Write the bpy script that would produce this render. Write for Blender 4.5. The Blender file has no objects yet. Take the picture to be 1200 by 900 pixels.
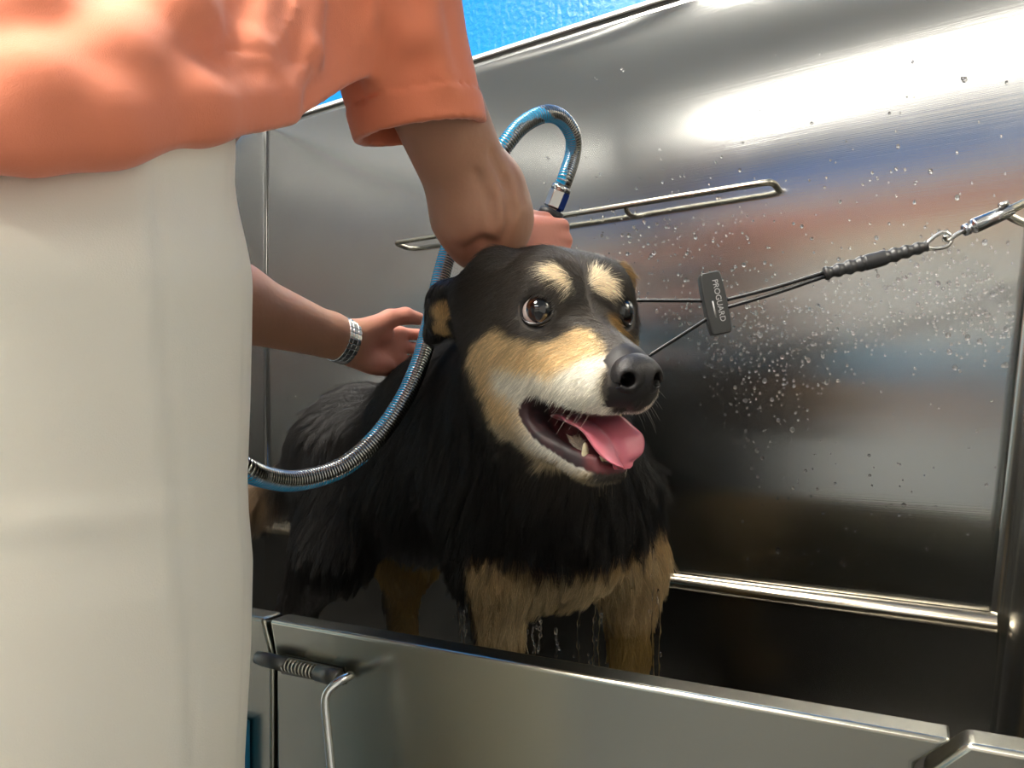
import bpy, math
import numpy as np
from mathutils import Vector, Matrix, kdtree
rng = np.random.default_rng(7)
H = 0.95                                   # eye height of the photographer above the floor
FL = 870.0                                 # focal length in pixels of the 1200 px wide frame
YAW = math.radians(33)
F = np.array([-math.sin(YAW), math.cos(YAW), 0.0]); R = np.array([math.cos(YAW), math.sin(YAW), 0.0]); U = np.array([0, 0, 1.0])
def D(u, v): return F + R*(u-600)/FL + U*(480-v)/FL
def P(u, v, t): return D(u, v)*t           # a point seen at pixel (u,v) at depth t, relative to the eye
def Pz(u, v, z): return D(u, v)*(z*FL/(480-v))
def Py(u, v, y): d = D(u, v); return d*(y/d[1])
def C3(r, f, z): return R*r + F*f + U*z    # right / forward / up of the eye
OFF = np.array([0, 0, H])
col = bpy.context.scene.collection

# ------------------------------------------------------------------ object helpers
def tag(o, label=None, cat=None, group=None, kind=None):
    if label: o['label'] = label
    if cat: o['category'] = cat
    if group: o['group'] = group
    if kind: o['kind'] = kind
    return o
def empty(name, loc, label, cat, group=None):
    o = bpy.data.objects.new(name, None); o.location = Vector(np.array(loc)+OFF); o.empty_display_size = .05
    col.objects.link(o); return tag(o, label, cat, group)
def mk(name, v, f, m, parent=None, smooth=True, org=None, mats=None, midx=None):
    v = np.asarray(v, dtype=np.float64)+OFF
    if parent is not None: o0 = np.array(parent_world(parent))
    elif org is not None: o0 = np.array(org)+OFF
    else: o0 = np.array([v[:, 0].mean(), v[:, 1].mean(), v[:, 2].min()])
    me = bpy.data.meshes.new(name)
    own = o0 if parent is None else np.array([v[:, 0].mean(), v[:, 1].mean(), v[:, 2].mean()])
    vv = v-own
    if isinstance(f, np.ndarray):
        k = f.shape[1]; me.vertices.add(len(vv)); me.vertices.foreach_set('co', vv.astype(np.float32).ravel())
        me.loops.add(f.size); me.loops.foreach_set('vertex_index', f.astype(np.int32).ravel())
        me.polygons.add(len(f)); me.polygons.foreach_set('loop_start', np.arange(0, f.size, k, dtype=np.int32))
        me.polygons.foreach_set('loop_total', np.full(len(f), k, dtype=np.int32)); me.update(calc_edges=True)
    else:
        me.from_pydata([tuple(x) for x in vv], [], [tuple(x) for x in f]); me.update()
    for mm in (mats or [m]): me.materials.append(mm)
    if midx is not None: me.polygons.foreach_set('material_index', np.asarray(midx, dtype=np.int32))
    me.polygons.foreach_set('use_smooth', np.full(len(me.polygons), smooth))
    me.validate(); me.update()
    o = bpy.data.objects.new(name, me); col.objects.link(o)
    if parent is not None: o.parent = parent; o.location = Vector(own-o0)
    else: o.location = Vector(own)
    return o
def parent_world(p):
    l = Vector(p.location)
    while p.parent: p = p.parent; l = l+Vector(p.location)
    return l
def smoothby(o, ang=35):
    me = o.data
    me.polygons.foreach_set('use_smooth', np.ones(len(me.polygons), bool))
    me.set_sharp_from_angle(angle=math.radians(ang)); return o
def bevel(o, w, seg=3):
    m = o.modifiers.new('bevel', 'BEVEL'); m.width = w; m.segments = seg; m.limit_method = 'ANGLE'; m.angle_limit = math.radians(30)
    m.harden_normals = False; return o
def box_vf(a, b, c, x0):
    """box from the corner x0 with edge vectors a,b,c"""
    a, b, c, x0 = map(np.array, (a, b, c, x0))
    v = [x0+i*a+j*b+k*c for k in (0, 1) for j in (0, 1) for i in (0, 1)]
    f = [(0, 2, 3, 1), (4, 5, 7, 6), (0, 1, 5, 4), (2, 6, 7, 3), (0, 4, 6, 2), (1, 3, 7, 5)]
    if np.dot(np.cross(a, b), c) < 0: f = [q[::-1] for q in f]
    return v, f
def abox(x0, x1, y0, y1, z0, z1): return box_vf((x1-x0, 0, 0), (0, y1-y0, 0), (0, 0, z1-z0), (x0, y0, z0))
def prism_vf(poly, ext):
    """closed polygon (list of 3-vectors) extruded by ext"""
    n = len(poly); poly = np.array(poly); ext = np.array(ext)
    v = list(poly)+list(poly+ext)
    f = [tuple(range(n))[::-1], tuple(range(n, 2*n))]+[(i, (i+1) % n, n+(i+1) % n, n+i) for i in range(n)]
    nrm = np.zeros(3)
    for i in range(n): nrm += np.cross(poly[i], poly[(i+1) % n])
    if np.dot(nrm, ext) < 0: f = [q[::-1] for q in f]
    return v, f
def join(*vfs):
    V, Fc = [], []
    for v, f in vfs:
        o = len(V); V += [np.array(x) for x in v]; Fc += [tuple(int(i)+o for i in q) for q in f]
    return V, Fc
def catmull(pts, n=12):
    p = np.array(pts, float); p = np.vstack([2*p[0]-p[1], p, 2*p[-1]-p[-2]]); out = []
    for i in range(1, len(p)-2):
        for s in np.linspace(0, 1, n, endpoint=False):
            a, b, c, d = p[i-1], p[i], p[i+1], p[i+2]
            out.append(.5*((2*b)+(c-a)*s+(2*a-5*b+4*c-d)*s*s+(3*b-a-3*c+d)*s**3))
    out.append(p[-2]); return np.array(out)
def resample(p, step):
    s = np.r_[0, np.cumsum(np.linalg.norm(np.diff(p, axis=0), axis=1))]; n = max(2, int(s[-1]/step)+1); q = np.linspace(0, s[-1], n)
    return np.stack([np.interp(q, s, p[:, i]) for i in range(p.shape[1])], 1)
def frames(p):
    T = np.gradient(p, axis=0); T /= np.linalg.norm(T, axis=1)[:, None]+1e-12
    a = np.array([0, 0, 1.]) if abs(T[0][2]) < .9 else np.array([1., 0, 0])
    n = np.cross(T[0], a); n /= np.linalg.norm(n); N = [n]
    for i in range(1, len(p)):
        n = N[-1]-T[i]*np.dot(N[-1], T[i]); n /= np.linalg.norm(n); N.append(n)
    N = np.array(N); return T, N, np.cross(T, N)
def tube_vf(p, r, k=16, caps=True, squash=None):
    p = np.asarray(p, float); r = np.broadcast_to(np.asarray(r, float), (len(p),)); T, N, B = frames(p)
    a = np.linspace(0, 2*math.pi, k, endpoint=False); ca, sa = np.cos(a), np.sin(a)
    v = p[:, None]+r[:, None, None]*(N[:, None]*ca[None, :, None]+B[:, None]*sa[None, :, None])
    v = v.reshape(-1, 3); f = []
    for i in range(len(p)-1):
        for j in range(k): j2 = (j+1) % k; f.append((i*k+j, i*k+j2, (i+1)*k+j2, (i+1)*k+j))
    if caps: f.append(tuple(range(k))[::-1]); f.append(tuple((len(p)-1)*k+j for j in range(k)))
    return list(v), f
def lathe_vf(a, b, prof, k=24):
    """profile [(s,r)] with s in metres along a->b"""
    a, b = np.array(a), np.array(b); T = (b-a)/np.linalg.norm(b-a)
    p = np.array([a+T*s for s, _ in prof]); n = np.cross(T, [0, 0, 1.]) if abs(T[2]) < .9 else np.cross(T, [1., 0, 0]); n /= np.linalg.norm(n); B = np.cross(T, n)
    an = np.linspace(0, 2*math.pi, k, endpoint=False); v = []
    for q, (_, r) in zip(p, prof): v += [q+r*(n*math.cos(x)+B*math.sin(x)) for x in an]
    f = []
    for i in range(len(prof)-1):
        for j in range(k): j2 = (j+1) % k; f.append((i*k+j, i*k+j2, (i+1)*k+j2, (i+1)*k+j))
    f.append(tuple(range(k))[::-1]); f.append(tuple((len(prof)-1)*k+j for j in range(k)))
    return v, f
def ico(n=2):
    import bmesh
    b = bmesh.new(); bmesh.ops.create_icosphere(b, subdivisions=n, radius=1); b.verts.ensure_lookup_table()
    v = np.array([x.co[:] for x in b.verts]); f = np.array([[q.index for q in x.verts] for x in b.faces]); b.free(); return v, f

# ------------------------------------------------------------------ materials
def mat(name, base=(.5, .5, .5), rough=.5, metal=0.0, **kw):
    m = bpy.data.materials.new(name); m.use_nodes = True; b = m.node_tree.nodes['Principled BSDF']
    b.inputs['Base Color'].default_value = (*base, 1); b.inputs['Roughness'].default_value = rough; b.inputs['Metallic'].default_value = metal
    for k, v in kw.items(): b.inputs[k.replace('_', ' ')].default_value = v
    return m
def nodes(m): return m.node_tree.nodes, m.node_tree.links, m.node_tree.nodes['Principled BSDF']
def add_bump(m, scale=(1, 1, 1), strength=.1, dist=.001, detail=4, noise=1.0, coord='Object'):
    N, L, b = nodes(m); tc = N.new('ShaderNodeTexCoord'); mp = N.new('ShaderNodeMapping'); mp.inputs['Scale'].default_value = scale
    nz = N.new('ShaderNodeTexNoise'); nz.inputs['Scale'].default_value = noise; nz.inputs['Detail'].default_value = detail
    bp = N.new('ShaderNodeBump'); bp.inputs['Strength'].default_value = strength; bp.inputs['Distance'].default_value = dist
    L.new(tc.outputs[coord], mp.inputs[0]); L.new(mp.outputs[0], nz.inputs['Vector']); L.new(nz.outputs['Fac'], bp.inputs['Height'])
    old = b.inputs['Normal'].links
    if old: L.new(old[0].from_socket, bp.inputs['Normal'])
    L.new(bp.outputs[0], b.inputs['Normal']); return nz
def vary_color(m, c0, c1, scale=5, detail=4, lo=.35, hi=.65, mscale=(1, 1, 1), coord='Object'):
    N, L, b = nodes(m); tc = N.new('ShaderNodeTexCoord'); mp = N.new('ShaderNodeMapping'); mp.inputs['Scale'].default_value = mscale
    nz = N.new('ShaderNodeTexNoise'); nz.inputs['Scale'].default_value = scale; nz.inputs['Detail'].default_value = detail
    cr = N.new('ShaderNodeValToRGB'); cr.color_ramp.elements[0].position = lo; cr.color_ramp.elements[1].position = hi
    cr.color_ramp.elements[0].color = (*c0, 1); cr.color_ramp.elements[1].color = (*c1, 1)
    L.new(tc.outputs[coord], mp.inputs[0]); L.new(mp.outputs[0], nz.inputs['Vector']); L.new(nz.outputs['Fac'], cr.inputs[0]); L.new(cr.outputs[0], b.inputs['Base Color'])
def vary_rough(m, r0, r1, scale=3, mscale=(1, 1, 1)):
    N, L, b = nodes(m); tc = N.new('ShaderNodeTexCoord'); mp = N.new('ShaderNodeMapping'); mp.inputs['Scale'].default_value = mscale
    nz = N.new('ShaderNodeTexNoise'); nz.inputs['Scale'].default_value = scale
    mr = N.new('ShaderNodeMapRange'); mr.inputs['From Min'].default_value = .1; mr.inputs['From Max'].default_value = .9
    mr.inputs['To Min'].default_value = r0; mr.inputs['To Max'].default_value = r1
    L.new(tc.outputs['Object'], mp.inputs[0]); L.new(mp.outputs[0], nz.inputs['Vector']); L.new(nz.outputs['Fac'], mr.inputs[0]); L.new(mr.outputs[0], b.inputs['Roughness'])
def attr_color(m, name='col'):
    N, L, b = nodes(m); a = N.new('ShaderNodeAttribute'); a.attribute_name = name; L.new(a.outputs['Color'], b.inputs['Base Color']); return m
def set_attr(o, c, name='col'):
    a = o.data.attributes.new(name, 'FLOAT_COLOR', 'POINT'); a.data.foreach_set('color', np.c_[c, np.ones(len(c))].astype(np.float32).ravel())

steel_wall = mat('brushed_steel_wall', (.385, .39, .385), .2, 1.0, Anisotropic=1.0)
N, L, b_ = nodes(steel_wall); cx = N.new('ShaderNodeCombineXYZ'); cx.inputs[0].default_value = 1; L.new(cx.outputs[0], b_.inputs['Tangent'])
add_bump(steel_wall, (.9, 1, 2.2), .35, .004, 1, 1.6); add_bump(steel_wall, (2, 2, 700), .05, .0004, 2, 1.0); vary_rough(steel_wall, .17, .22, 3)
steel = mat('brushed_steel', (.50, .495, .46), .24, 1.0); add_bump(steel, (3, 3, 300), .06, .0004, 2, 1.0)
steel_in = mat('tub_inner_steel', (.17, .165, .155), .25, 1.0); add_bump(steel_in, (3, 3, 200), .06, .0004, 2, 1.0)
chrome = mat('chrome', (.72, .72, .70), .12, 1.0)
rod_steel = mat('rod_steel', (.58, .55, .46), .22, 1.0)
dark_metal = mat('dark_zinc', (.16, .155, .14), .38, 1.0)
blue_paint = mat('blue_paint', (.0, .20, .66), .38); add_bump(blue_paint, (1, 1, 1), .5, .004, 3, 90)
blue_skirt = mat('blue_skirt_paint', (.005, .16, .30), .4)
caulk = mat('white_edge', (.8, .8, .78), .3)

# ------------------------------------------------------------------ signed distance modelling
f4 = np.float32
def smin(a, b, k):
    h = np.maximum(k-np.abs(a-b), 0)/k; return np.minimum(a, b)-h*h*k*.25
def smax(a, b, k): return -smin(-a, -b, k)
def cap(p, a, b, ra, rb):
    a = np.array(a, f4); b = np.array(b, f4); ab = b-a; L = float(ab@ab)+1e-12
    t = np.clip(((p-a)@ab)/L, 0, 1); q = p-a-t[:, None]*ab
    return np.sqrt((q*q).sum(1))-(ra+(rb-ra)*t)
def ell(p, c, r, M=None):
    q = p-np.array(c, f4)
    if M is not None: q = q@np.array(M, f4)
    r = np.array(r, f4); k0 = np.sqrt(((q/r)**2).sum(1)); k1 = np.sqrt(((q/(r*r))**2).sum(1))+1e-9
    return k0*(k0-1)/k1
def frame(x, z):
    x = np.array(x, float); x /= np.linalg.norm(x); z = np.array(z, float); z = z-x*np.dot(x, z); z /= np.linalg.norm(z); return np.stack([x, np.cross(z, x), z], 1)
def net(f, lo, hi, h, levels=5, slack=1.35):
    lo = np.array(lo, float); hi = np.array(hi, float); s = h*2**levels; n = np.ceil((hi-lo)/s).astype(int)
    g = np.stack(np.meshgrid(*[np.arange(k) for k in n], indexing='ij'), -1).reshape(-1, 3)
    for L in range(levels, -1, -1):
        s = h*2**L; d = f((lo+(g+.5)*s).astype(f4)); g = g[np.abs(d) < s*.87*slack+h*.2]
        if L > 0: g = (g[:, None]*2+np.array([[i, j, k] for i in (0, 1) for j in (0, 1) for k in (0, 1)])[None]).reshape(-1, 3)
    B = 1 << 20
    enc = lambda c: (c[..., 0].astype(np.int64)*B+c[..., 1])*B+c[..., 2]
    offs = np.array([[i, j, k] for i in (0, 1) for j in (0, 1) for k in (0, 1)]); g = g+1
    ck = enc(g[:, None]+offs[None]); uk, inv = np.unique(ck.ravel(), return_inverse=True); inv = inv.reshape(ck.shape)
    pc = np.stack([uk//(B*B), (uk//B) % B, uk % B], 1)
    vals = f((lo+(pc-1)*h).astype(f4))[inv]
    sg = vals < 0; act = sg.any(1) & ~sg.all(1); g = g[act]; vals = vals[act]; sg = sg[act]
    edges = [(a, b) for a in range(8) for b in range(a+1, 8) if bin(a ^ b).count('1') == 1]
    acc = np.zeros((len(g), 3)); cnt = np.zeros(len(g))
    for a, b in edges:
        m = sg[:, a] != sg[:, b]; va, vb = vals[:, a], vals[:, b]; t = np.where(m, va/(va-vb+1e-20), 0)
        acc += np.where(m[:, None], offs[a]+t[:, None]*(offs[b]-offs[a]), 0); cnt += m
    V = lo+(g-1+acc/cnt[:, None])*h
    key = enc(g); o = np.argsort(key); ks = key[o]
    def look(c):
        k = enc(c); i = np.clip(np.searchsorted(ks, k), 0, len(ks)-1); return np.where(ks[i] == k, o[i], -1)
    Fs = []; E = np.eye(3, dtype=int); cid = [4, 2, 1]
    for a in range(3):
        b, c = (a+1) % 3, (a+2) % 3; m = sg[:, 0] != sg[:, cid[a]]; q = g[m]
        i0 = np.nonzero(m)[0]; i1 = look(q-E[b]); i2 = look(q-E[b]-E[c]); i3 = look(q-E[c]); fl = sg[m, 0]
        qd = np.stack([i0, i1, i2, i3], 1); ok = (qd >= 0).all(1); qd = qd[ok]; fl = fl[ok]
        qd[~fl] = qd[~fl][:, ::-1]; Fs.append(qd)
    return V, np.vstack(Fs)
def grad(f, p, e=.0015):
    p = p.astype(f4); g = np.stack([f(p+np.array(d, f4)*e)-f(p-np.array(d, f4)*e) for d in np.eye(3)], 1)
    return g/(np.linalg.norm(g, axis=1)[:, None]+1e-9)
def vnoise(p, s, seed=0):
    """cheap smooth noise from sines"""
    r = np.random.default_rng(seed); o = 0
    for i in range(5):
        k = r.normal(size=3)*s; k2 = r.normal(size=3)*s; o = o+np.sin(p@k+r.uniform(0, 6)+1.3*np.sin(p@k2))
    return o/5

# ================================================================== THE DOG
HO = np.array([-.3044, .5705, .0842]); HM = np.array([[.80626, .58556, .08403], [-.5776, .80993, -.10192], [-.12774, .03363, .99124]])
def hl(f, l, u): return HO+HM@np.array([f, l, u])          # head frame: forward, the dog's left, up
def to_head(p): return (p-HO.astype(f4))@HM.astype(f4)
AX = np.array([.957, -.287, 0]); LAT = np.array([.287, .957, 0]); BM = np.stack([AX, LAT, U], 1)
ZT = -.50                                                    # tub floor, relative to the eye
EYES = {}
for s in (-1, 1):
    c = np.array([.003, .0350*s, 0.0]); nrm = np.array([.80, .58*s, .12]); nrm /= np.linalg.norm(nrm); EYES[s] = (c, nrm)
ER = .0145
def head_sdf(p):
    q = to_head(p); q = q.copy(); al = q.copy(); al[:, 1] = np.abs(q[:, 1])     # symmetric copy
    d = ell(q, (-.062, 0, .004), (.080, .064, .056))
    d = smin(d, ell(al, (-.010, .026, .022), (.030, .024, .022)), .03)
    d = smin(d, ell(al, (-.045, .042, -.026), (.055, .028, .040)), .035)
    d = smin(d, cap(q, (-.01, 0, -.010), (.088, 0, -.037), .020, .0115), .026)
    d = smin(d, cap(q, (-.015, 0, -.038), (.082, 0, -.050), .034, .0175), .026)
    d = smin(d, cap(al, (.010, .022, -.052), (.082, .010, -.058), .022, .0165), .022)   # flews
    d = smin(d, ell(al, (.040, .022, -.060), (.040, .017, .018)), .02)
    d = smin(d, ell(q, (.103, 0, -.050), (.013, .015, .014)), .016)
    jaw = smin(cap(al, (-.050, .032, -.072), (.006, .024, -.106), .022, .0165), cap(al, (.006, .024, -.106), (.063, .006, -.1225), .0165, .0115), .015)
    jaw = smin(jaw, cap(q, (-.06, 0, -.085), (.042, 0, -.1215), .030, .0140), .025)
    cheek = ell(al, (-.040, .034, -.062), (.042, .018, .038))
    d = smin(d, smin(jaw, cheek, .03), .018)
    d = smax(d, -ell(al, (.110, .0108, -.0480), (.018, .0062, .0064), frame((1, .35, 0), (0, 0, 1))), .003)
    # open mouth
    cut = ell(q, (.042, 0, -.0935), (.066, .055, .0205), frame((1, 0, -.26), (.26, 0, 1)))
    cut = smin(cut, ell(q, (.026, 0, -.097), (.046, .022, .021), frame((1, 0, -.26), (.26, 0, 1))), .008)
    d = smax(d, -cut, .008)
    d = smin(d, cap(al, (-.014, .0350, -.082), (.006, .0310, -.1030), .0042, .0042), .006); d = smin(d, cap(al, (.006, .0310, -.1030), (.036, .0230, -.1140), .0042, .0038), .006); d = smin(d, cap(al, (.036, .0230, -.1140), (.067, .0115, -.1160), .0038, .0034), .006)   # lower lip rim
    d = smax(d, -ell(al, (.013, .0400, -.001), (.017, .0150, .0145)), .012)        # eye sockets
    for s in (1,):
        c, n = EYES[1]; w = al-c.astype(f4)-n.astype(f4)*.0055; h = w@n.astype(f4)
        rad = np.sqrt(np.maximum((w*w).sum(1)-h*h, 0)); d = smin(d, np.sqrt((rad-.0148)**2+(h)**2)-.0042, .010)
    return d
NECKB = P(612, 545, .93)
EARB, EARM, EART = P(566, 352, .70), P(528, 356, .735), P(507, 392, .755)
def dog_sdf(p):
    d = np.full(len(p), .2, f4)
    pc = lambda *a: cap(p, *a)
    hb = to_head(p); near = ((hb-np.array([-.02, 0, -.03], f4))**2).sum(1) < .25**2
    # trunk
    t = ell(p, P(528, 520, 1.02), (.155, .098, .128), BM)
    t = smin(t, ell(p, P(640, 592, .885), (.115, .098, .118), BM), .08)
    t = smin(t, ell(p, P(580, 480, .97), (.10, .085, .10), BM), .07)
    t = smin(t, ell(p, P(428, 522, 1.20), (.125, .088, .100), BM), .08)
    t = smin(t, pc(P(500, 585, 1.06), P(420, 560, 1.17), .085, .075), .06)
    # neck
    t = smin(t, pc(hl(-.085, 0, -.030), NECKB, .068, .105), .06)
    t = smin(t, pc(hl(-.07, 0, -.07), P(650, 570, .85), .048, .085), .05)
    # shoulders and forelegs (dog's right, then left)
    t = smin(t, pc(P(575, 560, .86), P(583, 650, .855), .062, .050), .04)
    t = smin(t, pc(P(715, 575, .95), P(735, 660, .95), .058, .046), .04)
    for (a, b, c, e) in ((P(583, 655, .855), P(586, 740, .86), None, .86), (P(733, 655, .95), P(738, 760, .955), None, .955)):
        t = smin(t, pc(a, b, .047, .025), .025)
        w = b.copy(); w[2] = ZT+.075
        t = smin(t, pc(b, w, .025, .021), .012); pw = w.copy(); pw[2] = ZT+.026
        t = smin(t, pc(w, pw, .021, .024), .012)
        t = smin(t, ell(p, pw+AX*.022, (.046, .032, .024), BM), .015)
        for k in (-1.5, -.5, .5, 1.5): t = smin(t, ell(p, pw+AX*(.056-.004*abs(k))+LAT*.0145*k-U*.006, (.018, .009, .0145), BM), .006)
    # hind legs: thigh, shank up to the hock pointing backward, metatarsus, paw
    for hip, knee, hock, e in ((P(405, 540, 1.13), P(392, 645, 1.07), P(350, 705, 1.15), 0), (P(450, 550, 1.27), P(478, 650, 1.26), P(470, 700, 1.32), 1)):
        t = smin(t, pc(hip, knee, .084, .050), .05)
        t = smin(t, pc(knee, hock, .050, .027), .03)
        f = hock.copy(); f[2] = ZT+.03; f += AX*.015
        t = smin(t, pc(hock, f, .026, .022), .015); t = smin(t, ell(p, f+AX*.02-U*.004, (.048, .032, .025), BM), .015)
        for k in (-1.5, -.5, .5, 1.5): t = smin(t, ell(p, f+AX*(.054-.004*abs(k))+LAT*.0145*k-U*.009, (.018, .009, .0145), BM), .006)
    # tail, drooping behind the rump
    tl = [P(372, 520, 1.29), P(338, 565, 1.36), P(305, 582, 1.40), P(262, 600, 1.40)]
    for a, b, ra, rb in zip(tl[:-1], tl[1:], (.034, .026, .022), (.026, .022, .015)): t = smin(t, pc(a, b, ra, rb), .02)
    d = t
    if near.any():
        pn = p[near]; hd = head_sdf(pn)
        # ears, folded back: a broad leaf with a hollow
        em = frame(EART-EARB, np.cross(EART-EARB, [0, 0, 1.])*-1)
        ear = smin(cap(pn, EARB, EARM, .026, .020), cap(pn, EARM, EART, .0195, .0105), .02)
        ear = smin(ear, cap(pn, hl(-.060, -.050, .038), EARB, .020, .022), .03)
        ear = smax(ear, -ell(pn, P(522, 372, .708), (.0135, .016, .024)), .008)
        hd = smin(hd, ear, .014)
        le = smin(cap(pn, hl(-.055, .048, .036), hl(-.070, .076, .034), .018, .014), cap(pn, hl(-.070, .076, .034), hl(-.100, .085, .012), .014, .008), .012)
        hd = smin(hd, le, .012)
        d = d.copy(); d[near] = smin(t[near], hd, .035)
        # keep the mouth and eyes crisp: the neck does not fill them
    return d
def flipfix(V, Fq):
    a, b, c = V[Fq[:, 0]], V[Fq[:, 1]], V[Fq[:, 2]]
    return Fq if np.einsum('ij,ij->i', a, np.cross(b, c)).sum() > 0 else Fq[:, ::-1].copy()
dv, df = net(dog_sdf, (-1.25, .40, -.56), (-.12, 1.14, .24), .0027, 5); df = flipfix(dv-dv.mean(0), df)

tan = np.array([.50, .30, .11]); cream = np.array([.74, .58, .34]); white = np.array([.88, .84, .73]); ochre = np.array([.27, .17, .05])
black = np.array([.014, .012, .011]); brownblack = np.array([.066, .055, .045]); gum = np.array([.020, .010, .012])
def sst(x, a, b): t = np.clip((x-a)/(b-a), 0, 1); return t*t*(3-2*t)
def polyd(x, y, poly):
    """signed distance to a closed polygon, negative inside"""
    poly = np.array(poly); dmin = np.full(len(x), 9.0); ins = np.zeros(len(x), bool)
    for i in range(len(poly)):
        a, b = poly[i-1], poly[i]; e = b-a; t = np.clip(((x-a[0])*e[0]+(y-a[1])*e[1])/(e@e), 0, 1)
        dmin = np.minimum(dmin, np.hypot(x-a[0]-t*e[0], y-a[1]-t*e[1]))
        c = ((a[1] > y) != (b[1] > y)) & (x < (b[0]-a[0])*(y-a[1])/(b[1]-a[1]+1e-12)+a[0]); ins ^= c
    return np.where(ins, -dmin, dmin)
BROW_R = [(-.043, .036), (-.030, .0425), (-.021, .038), (-.013, .025), (-.0105, .015), (-.020, .017), (-.029, .023), (-.038, .029)]
BROW_L = [(.007, .043), (.018, .038), (.028, .028), (.026, .018), (.015, .012), (.003, .017), (.0005, .029)]
LIGHT = [(-.060, -.040), (-.045, -.027), (-.028, -.021), (-.010, -.014), (.000, -.019), (.010, -.024), (.021, -.027), (.029, -.023), (.040, -.011), (.055, -.013), (.080, -.025), (.094, -.035), (.094, -.08), (.06, -.140), (.02, -.134), (-.02, -.132), (-.062, -.150), (-.055, -.141), (-.046, -.120), (-.048, -.102), (-.042, -.083), (-.048, -.058), (-.058, -.045)]
WHITE = [(-.022, -.047), (.014, -.048), (.045, -.052), (.063, -.043), (.072, -.033), (.094, -.033), (.10, -.09), (.0, -.088), (-.025, -.065)]
def mixc(c, d, w): return c*(1-w[:, None])+np.array(d)*w[:, None]
def dog_color(p, jit=0.0):
    """coat pattern, with the shade under the jaw painted in: returns colour, headness"""
    p = p+jit*rng.normal(size=p.shape) if jit else p
    q = to_head(p); f, l, u = q[:, 0], q[:, 1], q[:, 2]; al = np.abs(l)
    b = (p-P(640, 592, .885))@BM; s, lt, z = b[:, 0], b[:, 1], p[:, 2]
    n = vnoise(p, 60, 3)*.006
    isn = 1-sst(np.linalg.norm(q-np.array([-.02, 0, -.03]), axis=1), .13, .17)
    c = np.repeat(black[None], len(p), 0)
    # chest band, forelegs
    zb = np.interp(lt, [-.13, -.122, -.094, -.057, -.029, .014, .095], [-.15, -.149, -.156, -.168, -.160, -.134, -.126])-.006
    low = sst(zb-.004-z+n*1.5, -.008, .010)*sst(s, -.05, -.02)*sst(lt+n, -.130, -.118)
    low *= sst(s+n*1.5+(lt+.10)*.35, -.022, -.004)
    c = mixc(c, tan*.65+cream*.25, low); c = mixc(c, cream*.78, low*sst(-z, .160, .185)*(1-sst(np.abs(lt), .06, .1)*.5))
    c = mixc(c, ochre, sst(-z, .25, .29)*sst(s, -.06, -.02))
    c = mixc(c, ochre, sst(-z, .19, .23)*sst(-s, .25, .35)*sst(lt, -.01, .02)*sst(s, -.50, -.44))
    blk = (1-sst(s*.8+(lt+.11)*.6+n*.8, -.012, .002))*sst(-lt, .02, .04)*sst(s, -.2, -.15); c = mixc(c, black, blk)
    c = mixc(c, np.array([.16, .15, .14]), sst(-z, .165, .19)*sst(-s, .08, .14)*(1-sst(-s, .3, .38))*sst(lt, -.06, -.03)*.6)
    c = mixc(c, np.array([.16, .10, .05]), sst(-s, .62, .68)*.8)
    # head
    h = mixc(np.repeat(black[None], len(p), 0), brownblack, sst(f, -.10, -.03))
    br = np.minimum(polyd(l, u, BROW_R), polyd(l, u, BROW_L))+n*.25
    h = mixc(h, cream*.8+white*.5, (1-sst(br, -.0034, -.0004))*sst(f, -.04, -.02))
    w = (1-sst(polyd(f, u, LIGHT)+n*.35, -.003, .003))*np.maximum(sst(al, .009, .013), sst(-u, .06, .07))
    h = mixc(h, tan*.26+cream*.90, w); h = mixc(h, white, w*(1-sst(polyd(f, u, WHITE)+n*.6, -.005, .006)))
    h = mixc(h, cream*.62+white*.22, w*sst(-u, .09, .105)*(1-sst(f, -.02, .03)))
    ul = np.interp(f, [-.014, .006, .036, .067], [-.082, -.104, -.115, -.117]); h = mixc(h, cream*.30, w*sst(ul-u, .008, .016)*sst(f, -.02, .02)); h = mixc(h, white*.85, w*sst(u-ul, -.013, -.009)*sst(-u, .08, .09)*sst(f, -.02, .02))  # darker below the lip line: shadow under the jaw painted into the fur
    h = mixc(h, brownblack*.6, sst(f, .086, .094)*(1-sst(al, .011, .016)))
    h = mixc(h, tan*.9, (1-sst(np.abs(u+.010), .006, .012))*sst(l, .010, .014)*sst(f, .01, .02)*(1-sst(f, .045, .06))*.9)
    # inner ear tufts
    for cc, rr in ((P(519, 363, .725), .017), (P(517, 386, .73), .015)):
        h = mixc(h, tan*1.1+cream*.2, 1-sst(np.linalg.norm(p-cc, axis=1), rr*.55, rr*.85))
    h = mixc(h, tan*.8, 1-sst(np.linalg.norm(q-np.array([-.06, .08, .036]), axis=1), .012, .018))
    return mixc2(c, h, isn)
def mixc2(a, b, w): return a*(1-w[:, None])+b*w[:, None]
def mouth_mask(p):
    q = to_head(p); M = frame((1, 0, -.26), (.26, 0, 1))
    e = ell(q, (.042, 0, -.0940), (.071, .062, .0245), M); return (e < .0035) & (np.abs(q[:, 1]) < .05) & (q[:, 0] > -.03)
def eye_mask(p, r=.0165):
    q = to_head(p); q = q.copy(); q[:, 1] = np.abs(q[:, 1]); c, n = EYES[1]; return np.linalg.norm(q-(c+n*.006), axis=1) < r
def nose_mask(p): q = to_head(p); return (q[:, 0] > .090) & (q[:, 2] > -.070) & (q[:, 2] < -.01) & (np.abs(q[:, 1]) < .021)
skin_m = attr_color(mat('dog_skin', rough=.55)); vc = dog_color(dv)*.8
mm = mouth_mask(dv); q = to_head(dv)
vc[mm] = mixc(np.repeat(gum[None], mm.sum(), 0), (.18, .035, .04), sst(.022-np.abs(q[mm, 1]), 0, .006)*.5+.1*(vnoise(dv[mm], 200, 5) > .1))
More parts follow.
